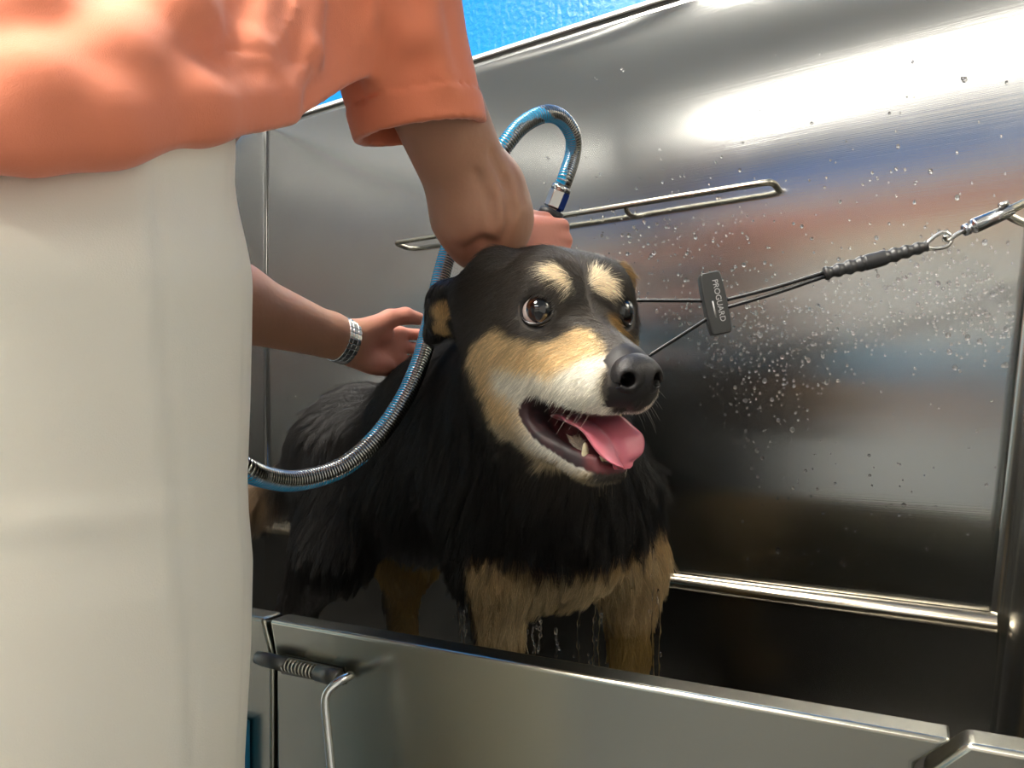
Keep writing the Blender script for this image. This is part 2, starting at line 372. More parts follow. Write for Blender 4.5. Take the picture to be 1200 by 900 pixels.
vc[eye_mask(dv)] = (.012, .010, .010); vc[nose_mask(dv)] = (.008, .006, .006)
dog = mk('dog', dv, df, skin_m, org=(-.66, .82, ZT)); set_attr(dog, vc)
tag(dog, 'wet black and tan dog with pale brow spots and tongue out, standing in the tub', 'dog')

# nose pad with nostrils
def nose_sdf(p):
    q = to_head(p).copy(); q[:, 1] = np.abs(q[:, 1])
    d = ell(q, (.101, 0, -.043), (.0160, .0175, .0140))
    d = smin(d, ell(q, (.106, .0092, -.048), (.0120, .0108, .0115)), .008)
    d = smin(d, ell(q, (.097, .0, -.059), (.0140, .0085, .014)), .01)
    d = smax(d, -ell(q, (.1110, .0108, -.0480), (.0170, .0050, .0052), frame((1, .35, 0), (0, 0, 1))), .004)
    d = smax(d, -cap(q, (.109, .0158, -.051), (.101, .0195, -.052), .0024, .0016), .002)
    d = smax(d, -cap(q, (.1205, 0, -.050), (.110, 0, -.073), .0006, .0008), .002); return d
nc = hl(.103, 0, -.052); nv, nf = net(nose_sdf, nc-.04, nc+.04, .0009, 4); nf = flipfix(nv-nv.mean(0), nf)
nose_m = mat('wet_nose', (.010, .008, .008), .48); add_bump(nose_m, (1, 1, 1), .5, .0008, 2, 900)
mk('nose', nv, nf, nose_m, dog)
# eyes
def eye_mesh():
    th = np.linspace(0, math.pi, 40); k = 48; v = [(0, 0, 0)]; v = []; 
    for t in th:
        for j in range(k):
            a = 2*math.pi*j/k; bulge = 1+.06*math.exp(-(t/.55)**2); v.append((math.cos(t)*bulge, math.sin(t)*math.cos(a)*bulge, math.sin(t)*math.sin(a)*bulge))
    f = []
    for i in range(len(th)-1):
        for j in range(k): j2 = (j+1) % k; f.append((i*k+j, (i+1)*k+j, (i+1)*k+j2, i*k+j2))
    return np.array(v), np.repeat(th, k), f
ev, eth, ef = eye_mesh()
eye_m = attr_color(mat('eyeball', rough=.04, Coat_Weight=1.0, Coat_Roughness=.02))
gaze_t = {-1: (.93, -.24, .22), 1: (.97, .12, .22)}
for s in (-1, 1):
    c, n = EYES[s]; g = np.array(gaze_t[s]); g /= np.linalg.norm(g); E3 = frame(g, (0, 0, 1)); v = (ev*ER)@E3.T
    cw = np.array([hl(*(c+n*.0044+x)) for x in v])
    cc = np.repeat(np.array([[.62, .50, .46]]), len(ev), 0)
    cc = mixc(cc, (.50, .14, .12), sst(eth, .9, .72)*.5); iris = eth < .98
    cc[iris] = np.array([.040, .013, .005]); cc[(eth < .98) & (eth > .88)] = (.02, .01, .008); cc[eth < .72] = (.002, .002, .003)
    o = mk('eye', cw, ef, eye_m, dog); set_attr(o, cc)
    # lids: a wet dark rim, almond shaped, with the upper lid lower than the brow
    a = np.linspace(0, 2*math.pi, 60, endpoint=False); M3 = frame(n, (0, 0, 1)); ring = []
    for x in a:
        y, z = math.cos(x)*.0138, math.sin(x)*.0118; rr = math.hypot(y, z); hgt = math.sqrt(max((ER+.0006)**2-rr*rr, 0)); z += .002*math.cos(x)*(-s)
        ring.append(hl(*(c+n*.0036+M3@np.array([hgt, y, z]))))
    ring.append(ring[0]); v2, f2 = tube_vf(ring, .0019, 8); mk('eyelid', v2, f2, mat('wet_lid', (.012, .010, .010), .22), dog)
# tongue: cupped, lolling over the lower front teeth towards the dog's left side
tp = [(-.02, 0, -.094), (.01, .0, -.093), (.033, .000, -.092), (.053, .000, -.0945), (.068, .002, -.102), (.076, .004, -.113), (.078, .005, -.123)]
tw = [.018, .0225, .0255, .0275, .0275, .0255, .0220]
tc_ = catmull([list(a)+[b] for a, b in zip(tp, tw)], 8); nu = 22; tv = []; tf = []
for i, row in enumerate(tc_):
    pos, w = row[:3], row[3]; nx = tc_[min(i+1, len(tc_)-1), :3]-tc_[max(i-1, 0), :3]; nx /= np.linalg.norm(nx); sd = np.cross([0, 0, 1.], nx); sd /= np.linalg.norm(sd); up = np.cross(nx, sd)
    e = i/(len(tc_)-1); w = w*math.sqrt(max(1-max(e-.72, 0)**2/.0800, .012))
    for side in (1, -1):
        for j in range(nu):
            x = -1+2*j/(nu-1); x = x*side; cup = (.0065*abs(x)**1.6-.0035*math.exp(-(x/.16)**2))*(.6+.4*e)+.0012*math.sin(e*17+x*2)*abs(x)**2
            thick = .0034*math.sqrt(max(1-x*x, 0)); tv.append(hl(*(pos+sd*w*x+up*(cup+side*thick))))
    r = 2*nu
    if i: tf += [((i-1)*r+j, (i-1)*r+(j+1) % r, i*r+(j+1) % r, i*r+j) for j in range(r)]
tf += [tuple(range(2*nu)), tuple((len(tc_)-1)*2*nu+j for j in range(2*nu))[::-1]]
tong_m = mat('tongue', (.60, .17, .22), .30, Subsurface_Weight=.25, Subsurface_Radius=(.01, .004, .003), Subsurface_Scale=.5); add_bump(tong_m, (1, 1, 1), .25, .0006, 2, 500)
mk('tongue', tv, tf, tong_m, dog)
# teeth
tooth_m = mat('tooth', (.66, .58, .38), .3)
def tooth(f, l, u, h, r, lean=(0, 0)):
    base = np.array([f, l, u]); pts = [base+np.array([lean[0]*h*k, lean[1]*h*k, h*k]) for k in np.linspace(0, 1, 7)]
    v, fc = tube_vf([hl(*x) for x in pts], [r*math.sqrt(1-(k**1.7))+.0003 for k in np.linspace(0, 1, 7)], 10); mk('tooth', v, fc, tooth_m, dog)
for s in (-1, 1):
    tooth(.057, .0160*s, -.117, .014, .0030, (.12, .1*s)); tooth(.030, .0205*s, -.114, .005, .0026)
   
for k in (-1.5, -.5, .5, 1.5): tooth(.067-.001*abs(k), .004*k, -.118, .006, .0018)
# whiskers
wv = []
for s in (-1, 1):
    for i in range(4):
        for j in range(4):
            a = np.array([.050+.010*i, s*(.0245-.0012*i*i/2), -.052-.006*j]); d = np.array([.10+.05*i, s*.9, -.25-.18*j]); d /= np.linalg.norm(d); L = .018+.010*rng.random()
            wv.append(tube_vf([hl(*(a+d*L*k+np.array([-.2, 0, -.35])*L*k*k)) for k in np.linspace(0, 1, 5)], np.linspace(.00016, .00005, 5), 4))
o = mk('whiskers', *join(*wv), mat('whisker', (.5, .46, .4), .4), dog); o['kind'] = 'stuff'

# ---- fur: strands grown from the skin, combed backward on the head and down the wet body
fur_m = bpy.data.materials.new('fur'); fur_m.use_nodes = True; N_, L_ = fur_m.node_tree.nodes, fur_m.node_tree.links
b_ = N_['Principled BSDF']; at = N_.new('ShaderNodeAttribute'); at.attribute_name = 'col'; L_.new(at.outputs['Color'], b_.inputs['Base Color']); b_.inputs['Roughness'].default_value = .33; b_.inputs['Specular IOR Level'].default_value = .42
def grow(n, sel, lenf, radius, dirf, lift, clump_n, clump_w, name, kink=.1, seed=1):
    r = np.random.default_rng(seed)
    tri = np.vstack([df[:, [0, 1, 2]], df[:, [0, 2, 3]]]); A, B, C = dv[tri[:, 0]], dv[tri[:, 1]], dv[tri[:, 2]]
    ar = np.linalg.norm(np.cross(B-A, C-A), axis=1); cen = (A+B+C)/3; ar = ar*sel(cen)
    i = r.choice(len(tri), n, p=ar/ar.sum()); u, v = r.random(n), r.random(n); m = u+v > 1; u[m], v[m] = 1-u[m], 1-v[m]
    p = A[i]+u[:, None]*(B[i]-A[i])+v[:, None]*(C[i]-A[i])
    keep = ~(mouth_mask(p) | eye_mask(p, .0175) | nose_mask(p)); p = p[keep]
    nrm = grad(dog_sdf, p, .002); d = dirf(p, nrm); d -= nrm*np.einsum('ij,ij->i', d, nrm)[:, None]; d /= np.linalg.norm(d, axis=1)[:, None]+1e-6
    L = lenf(p)*(.7+.5*r.random(len(p))); d += r.normal(size=d.shape)*kink; lf = lift(p)
    K = 6; ts = np.linspace(0, 1, K); pts = np.empty((len(p), K, 3))
    for k, t in enumerate(ts):
        pts[:, k] = p+nrm*(L*(lf*t*(1-.35*t)))[:, None]+d*(L*t)[:, None]*(.6+.4*t)-U*(L*.25*t*t)[:, None]
    clump_n = min(clump_n, len(p)); cs = r.choice(len(p), clump_n, replace=False); kd = kdtree.KDTree(clump_n)
    for a, j in enumerate(cs): kd.insert(p[j], a)
    kd.balance(); near = np.array([cs[kd.find(x)[1]] for x in p])
    cw = clump_w(p)[:, None, None]*(ts**1.3)[None, :, None]
    dist = np.linalg.norm(p-p[near], axis=1)
    ok = (dist < .02)[:, None, None]
    pts = np.where(ok, pts*(1-cw)+(pts[near]+(p-p[near])[:, None, :]*.12)*cw, pts)
    c = dog_color(p, .0016); c = c*(.70+.9*r.random((len(p), 1))**2)
    cu = bpy.data.hair_curves.new(name); cu.add_curves([K]*len(p))
    oo = np.array(parent_world(dog)); cu.attributes['position'].data.foreach_set('vector', (pts+OFF-oo).astype(np.float32).ravel())
    ra = cu.attributes.get('radius') or cu.attributes.new('radius', 'FLOAT', 'POINT')
    ra.data.foreach_set('value', (np.repeat(radius(p), K)*np.tile(1-.8*ts**1.5, len(p))).astype(np.float32))
    ca = cu.attributes.new('col', 'FLOAT_COLOR', 'CURVE'); ca.data.foreach_set('color', np.c_[c, np.ones(len(c))].astype(np.float32).ravel())
    cu.materials.append(fur_m); o = bpy.data.objects.new(name, cu); col.objects.link(o); o.parent = dog; o['kind'] = 'stuff'; return o
def headness(p): q = to_head(p); return 1-sst(np.linalg.norm(q-np.array([-.0, 0, -.03]), axis=1), .125, .165)
def comb(p, n):
    q = to_head(p); hd = headness(p)[:, None]
    back = np.einsum('ij,j->i', q, [1, 0, 0]); dh = np.stack([-np.ones(len(p)), np.sign(q[:, 1])*.45*np.ones(len(p)), -.35-.4*(q[:, 2] < -.03)], 1)@HM.T
    s = (p-P(640, 592, .885))@AX
    dbody = -AX*.55-U[None]*(1.0+1.4*sst(-p[:, 2], .1, .2))[:, None]; chest = sst(s, .0, .08)[:, None]
    dbody = dbody*(1-chest)+chest*(-U*1.2+LAT*0)[None]; 
    w = np.stack([vnoise(p, 14, k) for k in (11, 12, 13)], 1)*.7
    return dh*hd+(dbody+w)*(1-hd)
def flen(p):
    q = to_head(p); hd = headness(p); f = q[:, 0]
    L = .010+.006*sst(-f, -.0, .08); L = L*(1-.6*sst(f, .03, .09)); L = np.where(q[:, 2] < -.085, L*1.1, L)
    L = np.where(np.minimum(np.linalg.norm(p-P(520, 375, .735), axis=1), np.linalg.norm(p-P(540, 340, .74), axis=1)) < .062, .005, L); b = .026+.010*sst((p-P(640, 592, .885))@AX, -.15, .05); b = b*(1-.45*sst(-p[:, 2], .125, .15)*sst((p-P(640, 592, .885))@AX, -.06, .0)); b = b*(1-.45*sst(-p[:, 2], .21, .29)); b = np.where(np.minimum(np.linalg.norm(p-P(515, 375, .74), axis=1), np.linalg.norm(p-P(530, 350, .74), axis=1)) < .052, .005, b); b = np.where(((p-P(640, 592, .885))@AX) < -.62, .05, b)
    o_ = L*hd+b*(1-hd); return np.where(np.minimum(np.linalg.norm(p-hl(.01, 0, -.125), axis=1), np.linalg.norm(p-hl(-.035, 0, -.125), axis=1)) < .045, np.minimum(o_, .0085), o_)
FUR = 1.0
grow(int(270000*FUR), lambda p: 1-.6*headness(p)-.0, flen, lambda p: .00017*(1-headness(p))+.00012*headness(p), comb, lambda p: .30-.12*headness(p), 9000, lambda p: .25+.5*(1-headness(p)), 'coat', .16, 1)
grow(int(90000*FUR), lambda p: headness(p)**2+1e-6, flen, lambda p: np.full(len(p), .00013), comb, lambda p: np.full(len(p), .16), 9000, lambda p: np.full(len(p), .25), 'face_fur', .12, 2)

# ================================================================== THE ROOM
YW = 1.15                                                    # steel back panel
XL = -1.434; ZF = -H; ZC = 1.78; XR = 1.5; XW = -2.7; YB = -3.2
plaster = mat('room_plaster', (.68, .68, .65), .6); tile_m = mat('floor_tile', (.10, .105, .11), .35)
vary_color(tile_m, (.075, .08, .085), (.14, .14, .145), 6)
ceil_m = mat('ceiling_paint', (.62, .62, .60), .7)
def struct(name, vf, m, smooth=False): o = mk(name, *vf, m, smooth=smooth); o['kind'] = 'structure'; return o
struct('floor', abox(XW-.1, XR+.1, YB-.1, 1.4, ZF-.1, ZF), tile_m)
struct('ceiling', abox(XW-.1, XR+.1, YB-.1, 1.4, ZC, ZC+.1), ceil_m)
struct('wall_back', abox(XW-.1, XR+.1, 1.185, 1.30, ZF, ZC), blue_paint)
struct('wall_left', abox(XW-.1, XW, YB, 1.19, ZF, ZC), plaster)
struct('wall_right', abox(XR, XR+.1, YB, 1.19, ZF, ZC), plaster)
struct('wall_front', abox(XW-.1, XR+.1, YB-.1, YB, ZF, ZC), plaster)
struct('reflection_band_1', abox(XW, XR, YB, YB+.02, 1.52, 1.72), mat('blue_reflection', (.01, .28, .95), .5))  # unseen colour bands, added on this wall for their reflections in the steel panel
struct('reflection_band_2', abox(XW, XR, YB, YB+.02, 1.20, 1.38), mat('terracotta_band', (.55, .19, .10), .5))
struct('reflection_band_3', abox(XW, XR, YB, YB+.03, 1.04, 1.14), mat('pale_reflection', (.80, .66, .46), .5))
struct('reflection_band_4', abox(XW, -.2, YB, YB+.03, .26, .50), mat('teal_band', (.01, .26, .48), .5))
struct('reflection_band_5', abox(-.2, XR, YB, YB+.03, .02, .30), mat('brown_band', (.34, .13, .05), .5))
struct('reflection_band_6', abox(XW, XW+.02, YB, 1.18, .22, .80), mat('dull_blue_reflection', (.03, .24, .38), .5))  # unseen band added to tint the reflection at the panel's left end
struct('door_1', abox(-2.2, -1.3, YB, YB+.04, ZF, 1.02), mat('teal_door', (.02, .16, .24), .45))

# ------------------------------------------------------------------ the tub
TUB = empty('dog_wash_tub', (-.70, .80, ZF), 'stainless steel dog washing tub with high back panel and front gate', 'wash tub')
def xr(z): return .041+.095*z
# back panel: one sheet with a slight natural bow
nx, nz = 120, 60; bv = []; bf = []
for k in range(nz+1):
    z = -.268+(.668+.268)*k/nz; x1 = xr(z)-.02
    for i in range(nx+1):
        x = XL+(x1-XL)*i/nx; w = min(1, (z+.268)/.08)*min(1, (.668-z)/.02)
        bv.append((x, YW+w*(.0022*math.sin(3.1*x+5.3*z+.6)+.0014*math.sin(6.3*x-4.0*z+2)+.0007*math.sin(12*x+3*z)), z))
for k in range(nz):
    for i in range(nx): a = k*(nx+1)+i; bf.append((a, a+1, a+nx+2, a+nx+1))
back = mk('back_panel', bv, bf, steel_wall, TUB); so = back.modifiers.new('s', 'SOLIDIFY'); so.thickness = .003; so.offset = -1
mk('panel_edge', *abox(XL-.02, xr(.668), YW-.005, 1.1845, .6665, .673), caulk, TUB, smooth=False)
# ledge where the panel steps out to the basin
prof = [(YW+.001, -.262), (YW-.006, -.264), (YW-.012, -.268), (YW-.016, -.274), (YW-.017, -.280), (YW-.015, -.285), (YW-.010, -.288), (YW+.004, -.288), (YW+.004, -.262)]
o = mk('ledge', *prism_vf([(XL, y, z) for y, z in prof], (xr(-.27)-XL-.012, 0, 0)), mat('ledge_steel', (.46, .41, .32), .2, 1.0), TUB); smoothby(o, 50)
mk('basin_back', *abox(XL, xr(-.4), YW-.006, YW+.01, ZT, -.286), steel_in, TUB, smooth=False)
# rounded corner and right end panel, leaning outward towards the top
cv, cf = [], []
zs = np.linspace(ZT, .668, 14); rc = .022
prof2 = [(-rc+0, YW)]+[(-rc+rc*math.sin(a), YW-rc+rc*math.cos(a)) for a in np.linspace(.1, math.pi/2, 10)]+[(0.0, .46)]
for z in zs:
    for a, y in prof2: cv.append((xr(z)+a, y, z))
m_ = len(prof2)
for k in range(len(zs)-1):
    for i in range(m_-1): a = k*m_+i; cf.append((a, a+m_, a+m_+1, a+1))
rp_ = mk('end_panel', cv, cf, steel, TUB); so = rp_.modifiers.new('s', 'SOLIDIFY'); so.thickness = .004; so.offset = 1; smoothby(rp_, 50)
mk('end_panel', *abox(XL-.012, XL, .44, YW+.002, ZT, .668), steel_wall, TUB, smooth=False)
v, f = tube_vf([(XL+.004, YW-.004, -.262), (XL+.004, YW-.004, .664)], .0008, 8); mk('corner_bead', v, f, steel_in, TUB)
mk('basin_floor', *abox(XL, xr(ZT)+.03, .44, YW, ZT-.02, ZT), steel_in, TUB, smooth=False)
OL = Pz(315, 726, -.195); OR = Pz(1118, 868.5, -.191); GE = OR-OL; GL = np.linalg.norm(GE); e = GE/GL; nI = np.array([-e[1], e[0], 0]); nI /= np.linalg.norm(nI)
TH = .026
def gp(s, z, dep=0): return OL+e*s+U*z+nI*dep
def gpoly(name, pts, m, dep0=0, dep=TH, bw=.0035, parent=None):
    o = mk(name, *prism_vf([gp(s, z, dep0) for s, z in pts], nI*dep), m, parent or TUB); bevel(o, bw, 4); smoothby(o, 40); return o
sL = -(XL-OL[0])/e[0]*-1
rim_m = mat('rim_steel', (.43, .42, .355), .25, 1.0); add_bump(rim_m, (3, 3, 260), .05, .0004, 2, 1.0)
gpoly('front_gate', [(0, 0), (GL, 0), (GL-.020, -.018), (GL-.021, -.27), (.010, -.27), (.009, -.040), (.007, -.030)], rim_m)
gpoly('rim', [(sL, 0), (-.008, 0), (.003, -.030), (.0045, -.042), (.0045, -.27), (sL, -.27)], rim_m)
gpoly('rim', [(GL+.007, 0), (GL+.10, 0), (GL+.10, -.30), (GL-.016, -.30), (GL-.015, -.022)], rim_m)
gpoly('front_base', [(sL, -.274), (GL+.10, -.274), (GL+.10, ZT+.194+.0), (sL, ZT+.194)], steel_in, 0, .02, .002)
mk('stand', *prism_vf([gp(sL, ZF-OL[2], .03), gp(GL+.1, ZF-OL[2], .03), gp(GL+.1, ZT+.17, .03), gp(sL, ZT+.17, .03)], (0, .62, 0)), blue_skirt, TUB, smooth=False)
bp_ = Pz(304, 839, -.292)
sk = float(np.dot(bp_-OL, e)); zk = float(bp_[2]-OL[2]-e[2]*sk)
o = gpoly('side_cover', [(sL, zk), (sk, zk), (sk, -.62), (sL, -.62)], blue_skirt, -.014, .013, .002)
# latch: barrel, coil spring and bent pull rod on the gate
yl = -.013
def gq(u, v, dep):                                         # point of a pixel on the plane in front of the gate
    d = D(u, v); t = np.dot(OL+nI*dep, nI)/np.dot(d, nI); return d*t
L0, L1, L2, L3, L4 = [gq(*a, yl) for a in ((301, 770), (335, 779), (372, 788.5), (398, 795), (408, 793))]
LT = empty('spring_latch', gq(340, 800, 0), 'dark spring bolt latch with bent pull rod on the tub gate', 'latch')
v, f = lathe_vf(L0, L1, [(0, .0035), (.001, .0058), (.009, .0064), (np.linalg.norm(L1-L0), .0064)]); mk('barrel', v, f, dark_metal, LT)
v, f = lathe_vf(L2, L3, [(0, .0068), (np.linalg.norm(L3-L2)-.001, .0072), (np.linalg.norm(L3-L2), .005)]); mk('barrel', v, f, dark_metal, LT)
v, f = lathe_vf(L1, L2, [(0, .0032), (np.linalg.norm(L2-L1), .0032)]); mk('bolt', v, f, dark_metal, LT)
T_ = (L2-L1)/np.linalg.norm(L2-L1); n1 = np.cross(T_, U); n1 /= np.linalg.norm(n1); n2 = np.cross(T_, n1); ln = np.linalg.norm(L2-L1)
sp_ = [L1+T_*ln*k/160+.0056*(n1*math.cos(k/160*2*math.pi*9)+n2*math.sin(k/160*2*math.pi*9)) for k in range(161)]
v, f = tube_vf(sp_, .0009, 8); mk('spring', v, f, rod_steel, LT)
o = mk('mounting_plate', *prism_vf([gq(331, 768, -.001), gq(402, 783, -.001), gq(404, 803, -.001), gq(331, 789, -.001)], -nI*.002), dark_metal, LT); bevel(o, .0006, 2)
rodp = catmull([L3, gq(407, 794, yl-.001), gq(410, 792, yl-.010), gq(397, 799, yl-.022), gq(384, 811, yl-.030), gq(381, 826, yl-.032), gq(383, 850, yl-.032), gq(386, 880, yl-.032), gq(390, 925, yl-.032), gq(392, 960, yl-.030)], 8)
v, f = tube_vf(resample(rodp, .003), .0036, 14); mk('pull_rod', v, f, chrome, LT)

# tie rail on the back panel
a, b, c_, g_ = Py(463, 286.5, YW-.034), Py(904, 210, YW-.034), Py(733, 240, YW-.034), Py(520, 277, YW-.034)
for q_ in (a, b, c_, g_): q_[2] = .333
TR = empty('tie_rail', (a+b)/2+[0, .03, 0], 'slim stainless tie rail mounted across the steel back panel', 'rail')
pr = [a+[0, .036, -.004], a+[-.002, .012, -.001], a+[.004, .002, 0], a+[.014, 0, 0], c_, b+[-.014, 0, 0], b+[-.003, .003, 0], b+[.002, .013, -.002], b+[.003, .036, -.006]]
pth = np.vstack([catmull(pr[:4], 8)[:-1], np.linspace(pr[3], pr[5], 30)[:-1], catmull(pr[5:], 8)])
v, f = tube_vf(pth, .0048, 16); mk('rail', v, f, rod_steel, TR)
for q_ in (c_, ): v, f = tube_vf([q_, q_+[-.004, .014, -.006], q_+[-.006, .035, -.009]], .0042, 12); mk('standoff', v, f, rod_steel, TR)

# ================================================================== WATER
dv_, df_ = ico(2); dv_ = dv_*[1, .55, 1]; w_m = mat('water', (1, 1, 1), .02, 0, Transmission_Weight=1.0, IOR=1.33)
r = np.random.default_rng(4); pts = []
def wallpix(u, v): return Py(u, v, YW-.0006)
for cu_, cv2, su, sv, n_ in ((880, 415, 50, 38, 330), (985, 370, 45, 25, 160), (1100, 345, 60, 35, 230), (1170, 380, 30, 45, 110), (780, 300, 70, 45, 230), (790, 390, 40, 30, 120), (930, 560, 160, 110, 120), (1000, 250, 130, 70, 110), (385, 450, 40, 40, 170), (345, 520, 20, 60, 120), (640, 240, 90, 40, 50), (880, 480, 45, 60, 90), (1040, 650, 70, 50, 40), (1000, 130, 160, 90, 40)):
    pts += [(wallpix(u, v), .0009+.0006*r.exponential()) for u, v in zip(r.normal(cu_, su, n_), r.normal(cv2, sv, n_)) if 316 < u < 1188 and v < (640+.13*(u-760))]
VV = np.vstack([dv_*min(s_, .0034)*[1, .6, r.uniform(1, 1.35)]+p_ for p_, s_ in pts]); FF = np.vstack([df_+len(dv_)*i for i in range(len(pts))])
o = mk('water_droplets', VV, FF, w_m); tag(o, 'clear water droplets sprinkled over the steel back panel', 'water droplets', kind='stuff')
# runs of water falling from the dog's chest and forelegs
st = []
for u, v0, v1, t in ((679, 700, 790, .84), (703, 690, 800, .86), (741, 560, 690, .86), (747, 590, 660, .83), (766, 640, 810, .88), (772, 690, 830, .90), (698, 700, 780, .87), (634, 725, 780, .86), (624, 735, 770, .90), (652, 735, 785, .90), (545, 690, 760, .82), (537, 700, 770, .84), (757, 575, 615, .87)):
    a, b = P(u, v0, t), P(u+4*r.normal(), v1, t); b[:2] = a[:2]+r.normal(size=2)*.002; n_ = 26; q_ = np.linspace(a, b, n_)
    q_[:, 0] += .0012*np.sin(np.linspace(0, 9, n_)+u); st.append(tube_vf(q_, [max(.0006, .0011+.0008*math.sin(k*1.7+u)+.0007*math.sin(k*.9)) for k in range(n_)], 8))
    for k in range(4): p_ = a+(b-a)*r.random()+r.normal(size=3)*[.004, .004, 0]; st.append((list(dv_*[1, 1.8, 1.6]*.0014*r.uniform(.6, 1.5)+p_), [tuple(x) for x in df_]))
o = mk('dripping_water', *join(*st), w_m); tag(o, 'thin runs of water dripping from the dog between its forelegs', 'water', kind='stuff')

# ================================================================== HOSE AND SPRAYER
NT, NB = P(659, 218, .99), P(626, 300, 1.01); na = (NB-NT)/np.linalg.norm(NB-NT)
SP = empty('spray_nozzle', NB+na*.04, 'black handheld sprayer with blue and silver collar in the raised hand', 'sprayer')
l0 = .0
v, f = lathe_vf(NT, NB, [(0, .0105), (.001, .0135), (.007, .0135), (.0075, .0125)]); mk('collar_nut', v, f, chrome, SP)
v, f = lathe_vf(NT, NB, [(.0075, .0125), (.008, .0142), (.030, .0142), (.031, .0115), (.034, .011)], 6)
blue_anod = mat('blue_anodised', (.03, .10, .55), .15, .9)
o = mk('collar', v, f, chrome, SP, mats=[chrome, blue_anod], midx=[1 if len(q_) == 4 and np.dot(np.mean([v[j] for j in q_], 0)-(NT+na*np.dot(np.mean([v[j] for j in q_], 0)-NT, na)), C3(1, -.35, 0)) > .006 else 0 for q_ in f]); bevel(o, .0008, 2); smoothby(o, 30)
rub = mat('black_rubber', (.012, .012, .013), .5)
v, f = lathe_vf(NT, NB, [(.033, .0125), (.034, .0165), (.040, .0175), (.060, .0170), (.110, .0155), (.135, .016), (.137, .012)], 28); mk('handle', v, f, rub, SP)
hend = NT+na*.135; hd_ = na*.8+C3(-.2, .3, -.5)*.6; hd_ /= np.linalg.norm(hd_)
v, f = lathe_vf(hend-hd_*.004, hend+hd_*.1, [(0, .011), (.02, .013), (.035, .026), (.048, .028), (.052, .025)], 28); mk('spray_head', v, f, rub, SP)
hp = [NT+na*.002, NT-na*.012, P(671, 182, 1.0), P(671, 158, .985), P(657, 138, .965), P(637, 134, .945), P(612, 147, .93), P(592, 170, .92), P(562, 215, .925), P(537, 262, .93), P(522, 305, .925), P(512, 345, .915), P(503, 385, .90), P(492, 425, .88), P(472, 470, .855), P(440, 515, .83), P(400, 548, .80), P(350, 563, .76), P(310, 559, .72), P(283, 546, .69), P(240, 515, .68), P(170, 480, .76), P(80, 470, 1.0), np.array([-1.30, .62, .02]), np.array([XL+.015, .66, .06])]
hq = resample(catmull(hp, 14), .00085); T, Nn, Bn = frames(hq); k = 26; ang = np.linspace(0, 2*math.pi, k, endpoint=False); s_ = np.arange(len(hq))*.00085
pitch = .0034; rad = .0102+.0009*np.abs(np.sin(math.pi*s_/pitch))**.7
# reference direction: the stripe keeps to the underside of the hose
kx = int(np.argmin(np.linalg.norm(hq-P(440, 515, .83), axis=1))); wx = sst(np.arange(len(hq))*.00085-kx*.00085, -.03, .09)[:, None]; ref = C3(-1, -.75, -.6)*(1-wx)+C3(-.1, -.3, -1)*wx; e1 = ref-T*np.einsum('ij,ij->i', T, ref)[:, None]; e1 /= np.linalg.norm(e1, axis=1)[:, None]+1e-9
for it in range(60): e1 = (np.roll(e1, 1, 0)+np.roll(e1, -1, 0)+e1); e1 -= T*np.einsum('ij,ij->i', e1, T)[:, None]; e1 /= np.linalg.norm(e1, axis=1)[:, None]+1e-9
vv = []; cc = []
phase = np.arctan2(np.einsum('ij,ij->i', e1, Bn), np.einsum('ij,ij->i', e1, Nn))
X = hq[:, None]+rad[:, None, None]*(Nn[:, None]*np.cos(ang)[None, :, None]+Bn[:, None]*np.sin(ang)[None, :, None])
dphi = np.abs((ang[None]-phase[:, None]+math.pi) % (2*math.pi)-math.pi)
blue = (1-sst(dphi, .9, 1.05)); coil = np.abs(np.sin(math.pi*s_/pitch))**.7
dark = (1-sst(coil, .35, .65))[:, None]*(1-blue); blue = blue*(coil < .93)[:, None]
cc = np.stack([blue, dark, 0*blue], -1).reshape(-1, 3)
fi = np.arange(len(hq)-1)[:, None]*k+np.arange(k)[None]; fj = np.arange(len(hq)-1)[:, None]*k+(np.arange(k)[None]+1) % k
hf = np.stack([fi, fj, fj+k, fi+k], -1).reshape(-1, 4)
hose_m = mat('steel_hose', (.6, .6, .58), .22, 1.0); N, L, b_ = nodes(hose_m); at = N.new('ShaderNodeAttribute'); at.attribute_name = 'col'; sx = N.new('ShaderNodeSeparateColor'); L.new(at.outputs['Color'], sx.inputs[0])
m1 = N.new('ShaderNodeMix'); m1.data_type = 'RGBA'; m1.inputs[6].default_value = (.42, .42, .39, 1); m1.inputs[7].default_value = (.0, .28, .55, 1); L.new(sx.outputs[0], m1.inputs[0])
m2 = N.new('ShaderNodeMix'); m2.data_type = 'RGBA'; m2.inputs[7].default_value = (.03, .03, .03, 1); L.new(m1.outputs[2], m2.inputs[6]); L.new(sx.outputs[1], m2.inputs[0]); L.new(m2.outputs[2], b_.inputs['Base Color'])
iv = N.new('ShaderNodeMath'); iv.operation = 'SUBTRACT'; iv.inputs[0].default_value = 1; L.new(sx.outputs[0], iv.inputs[1]); L.new(iv.outputs[0], b_.inputs['Metallic'])
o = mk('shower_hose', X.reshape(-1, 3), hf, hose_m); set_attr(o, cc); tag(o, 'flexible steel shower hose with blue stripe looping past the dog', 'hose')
WV = empty('hose_outlet', (XL+.001, .66, .06), 'round chrome water outlet on the left end panel feeding the hose', 'outlet')
v, f = lathe_vf((XL, .66, .06), (XL+.1, .66, .06), [(0, .032), (.004, .032), (.006, .016), (.030, .015), (.031, .010)]); mk('flange', v, f, chrome, WV)

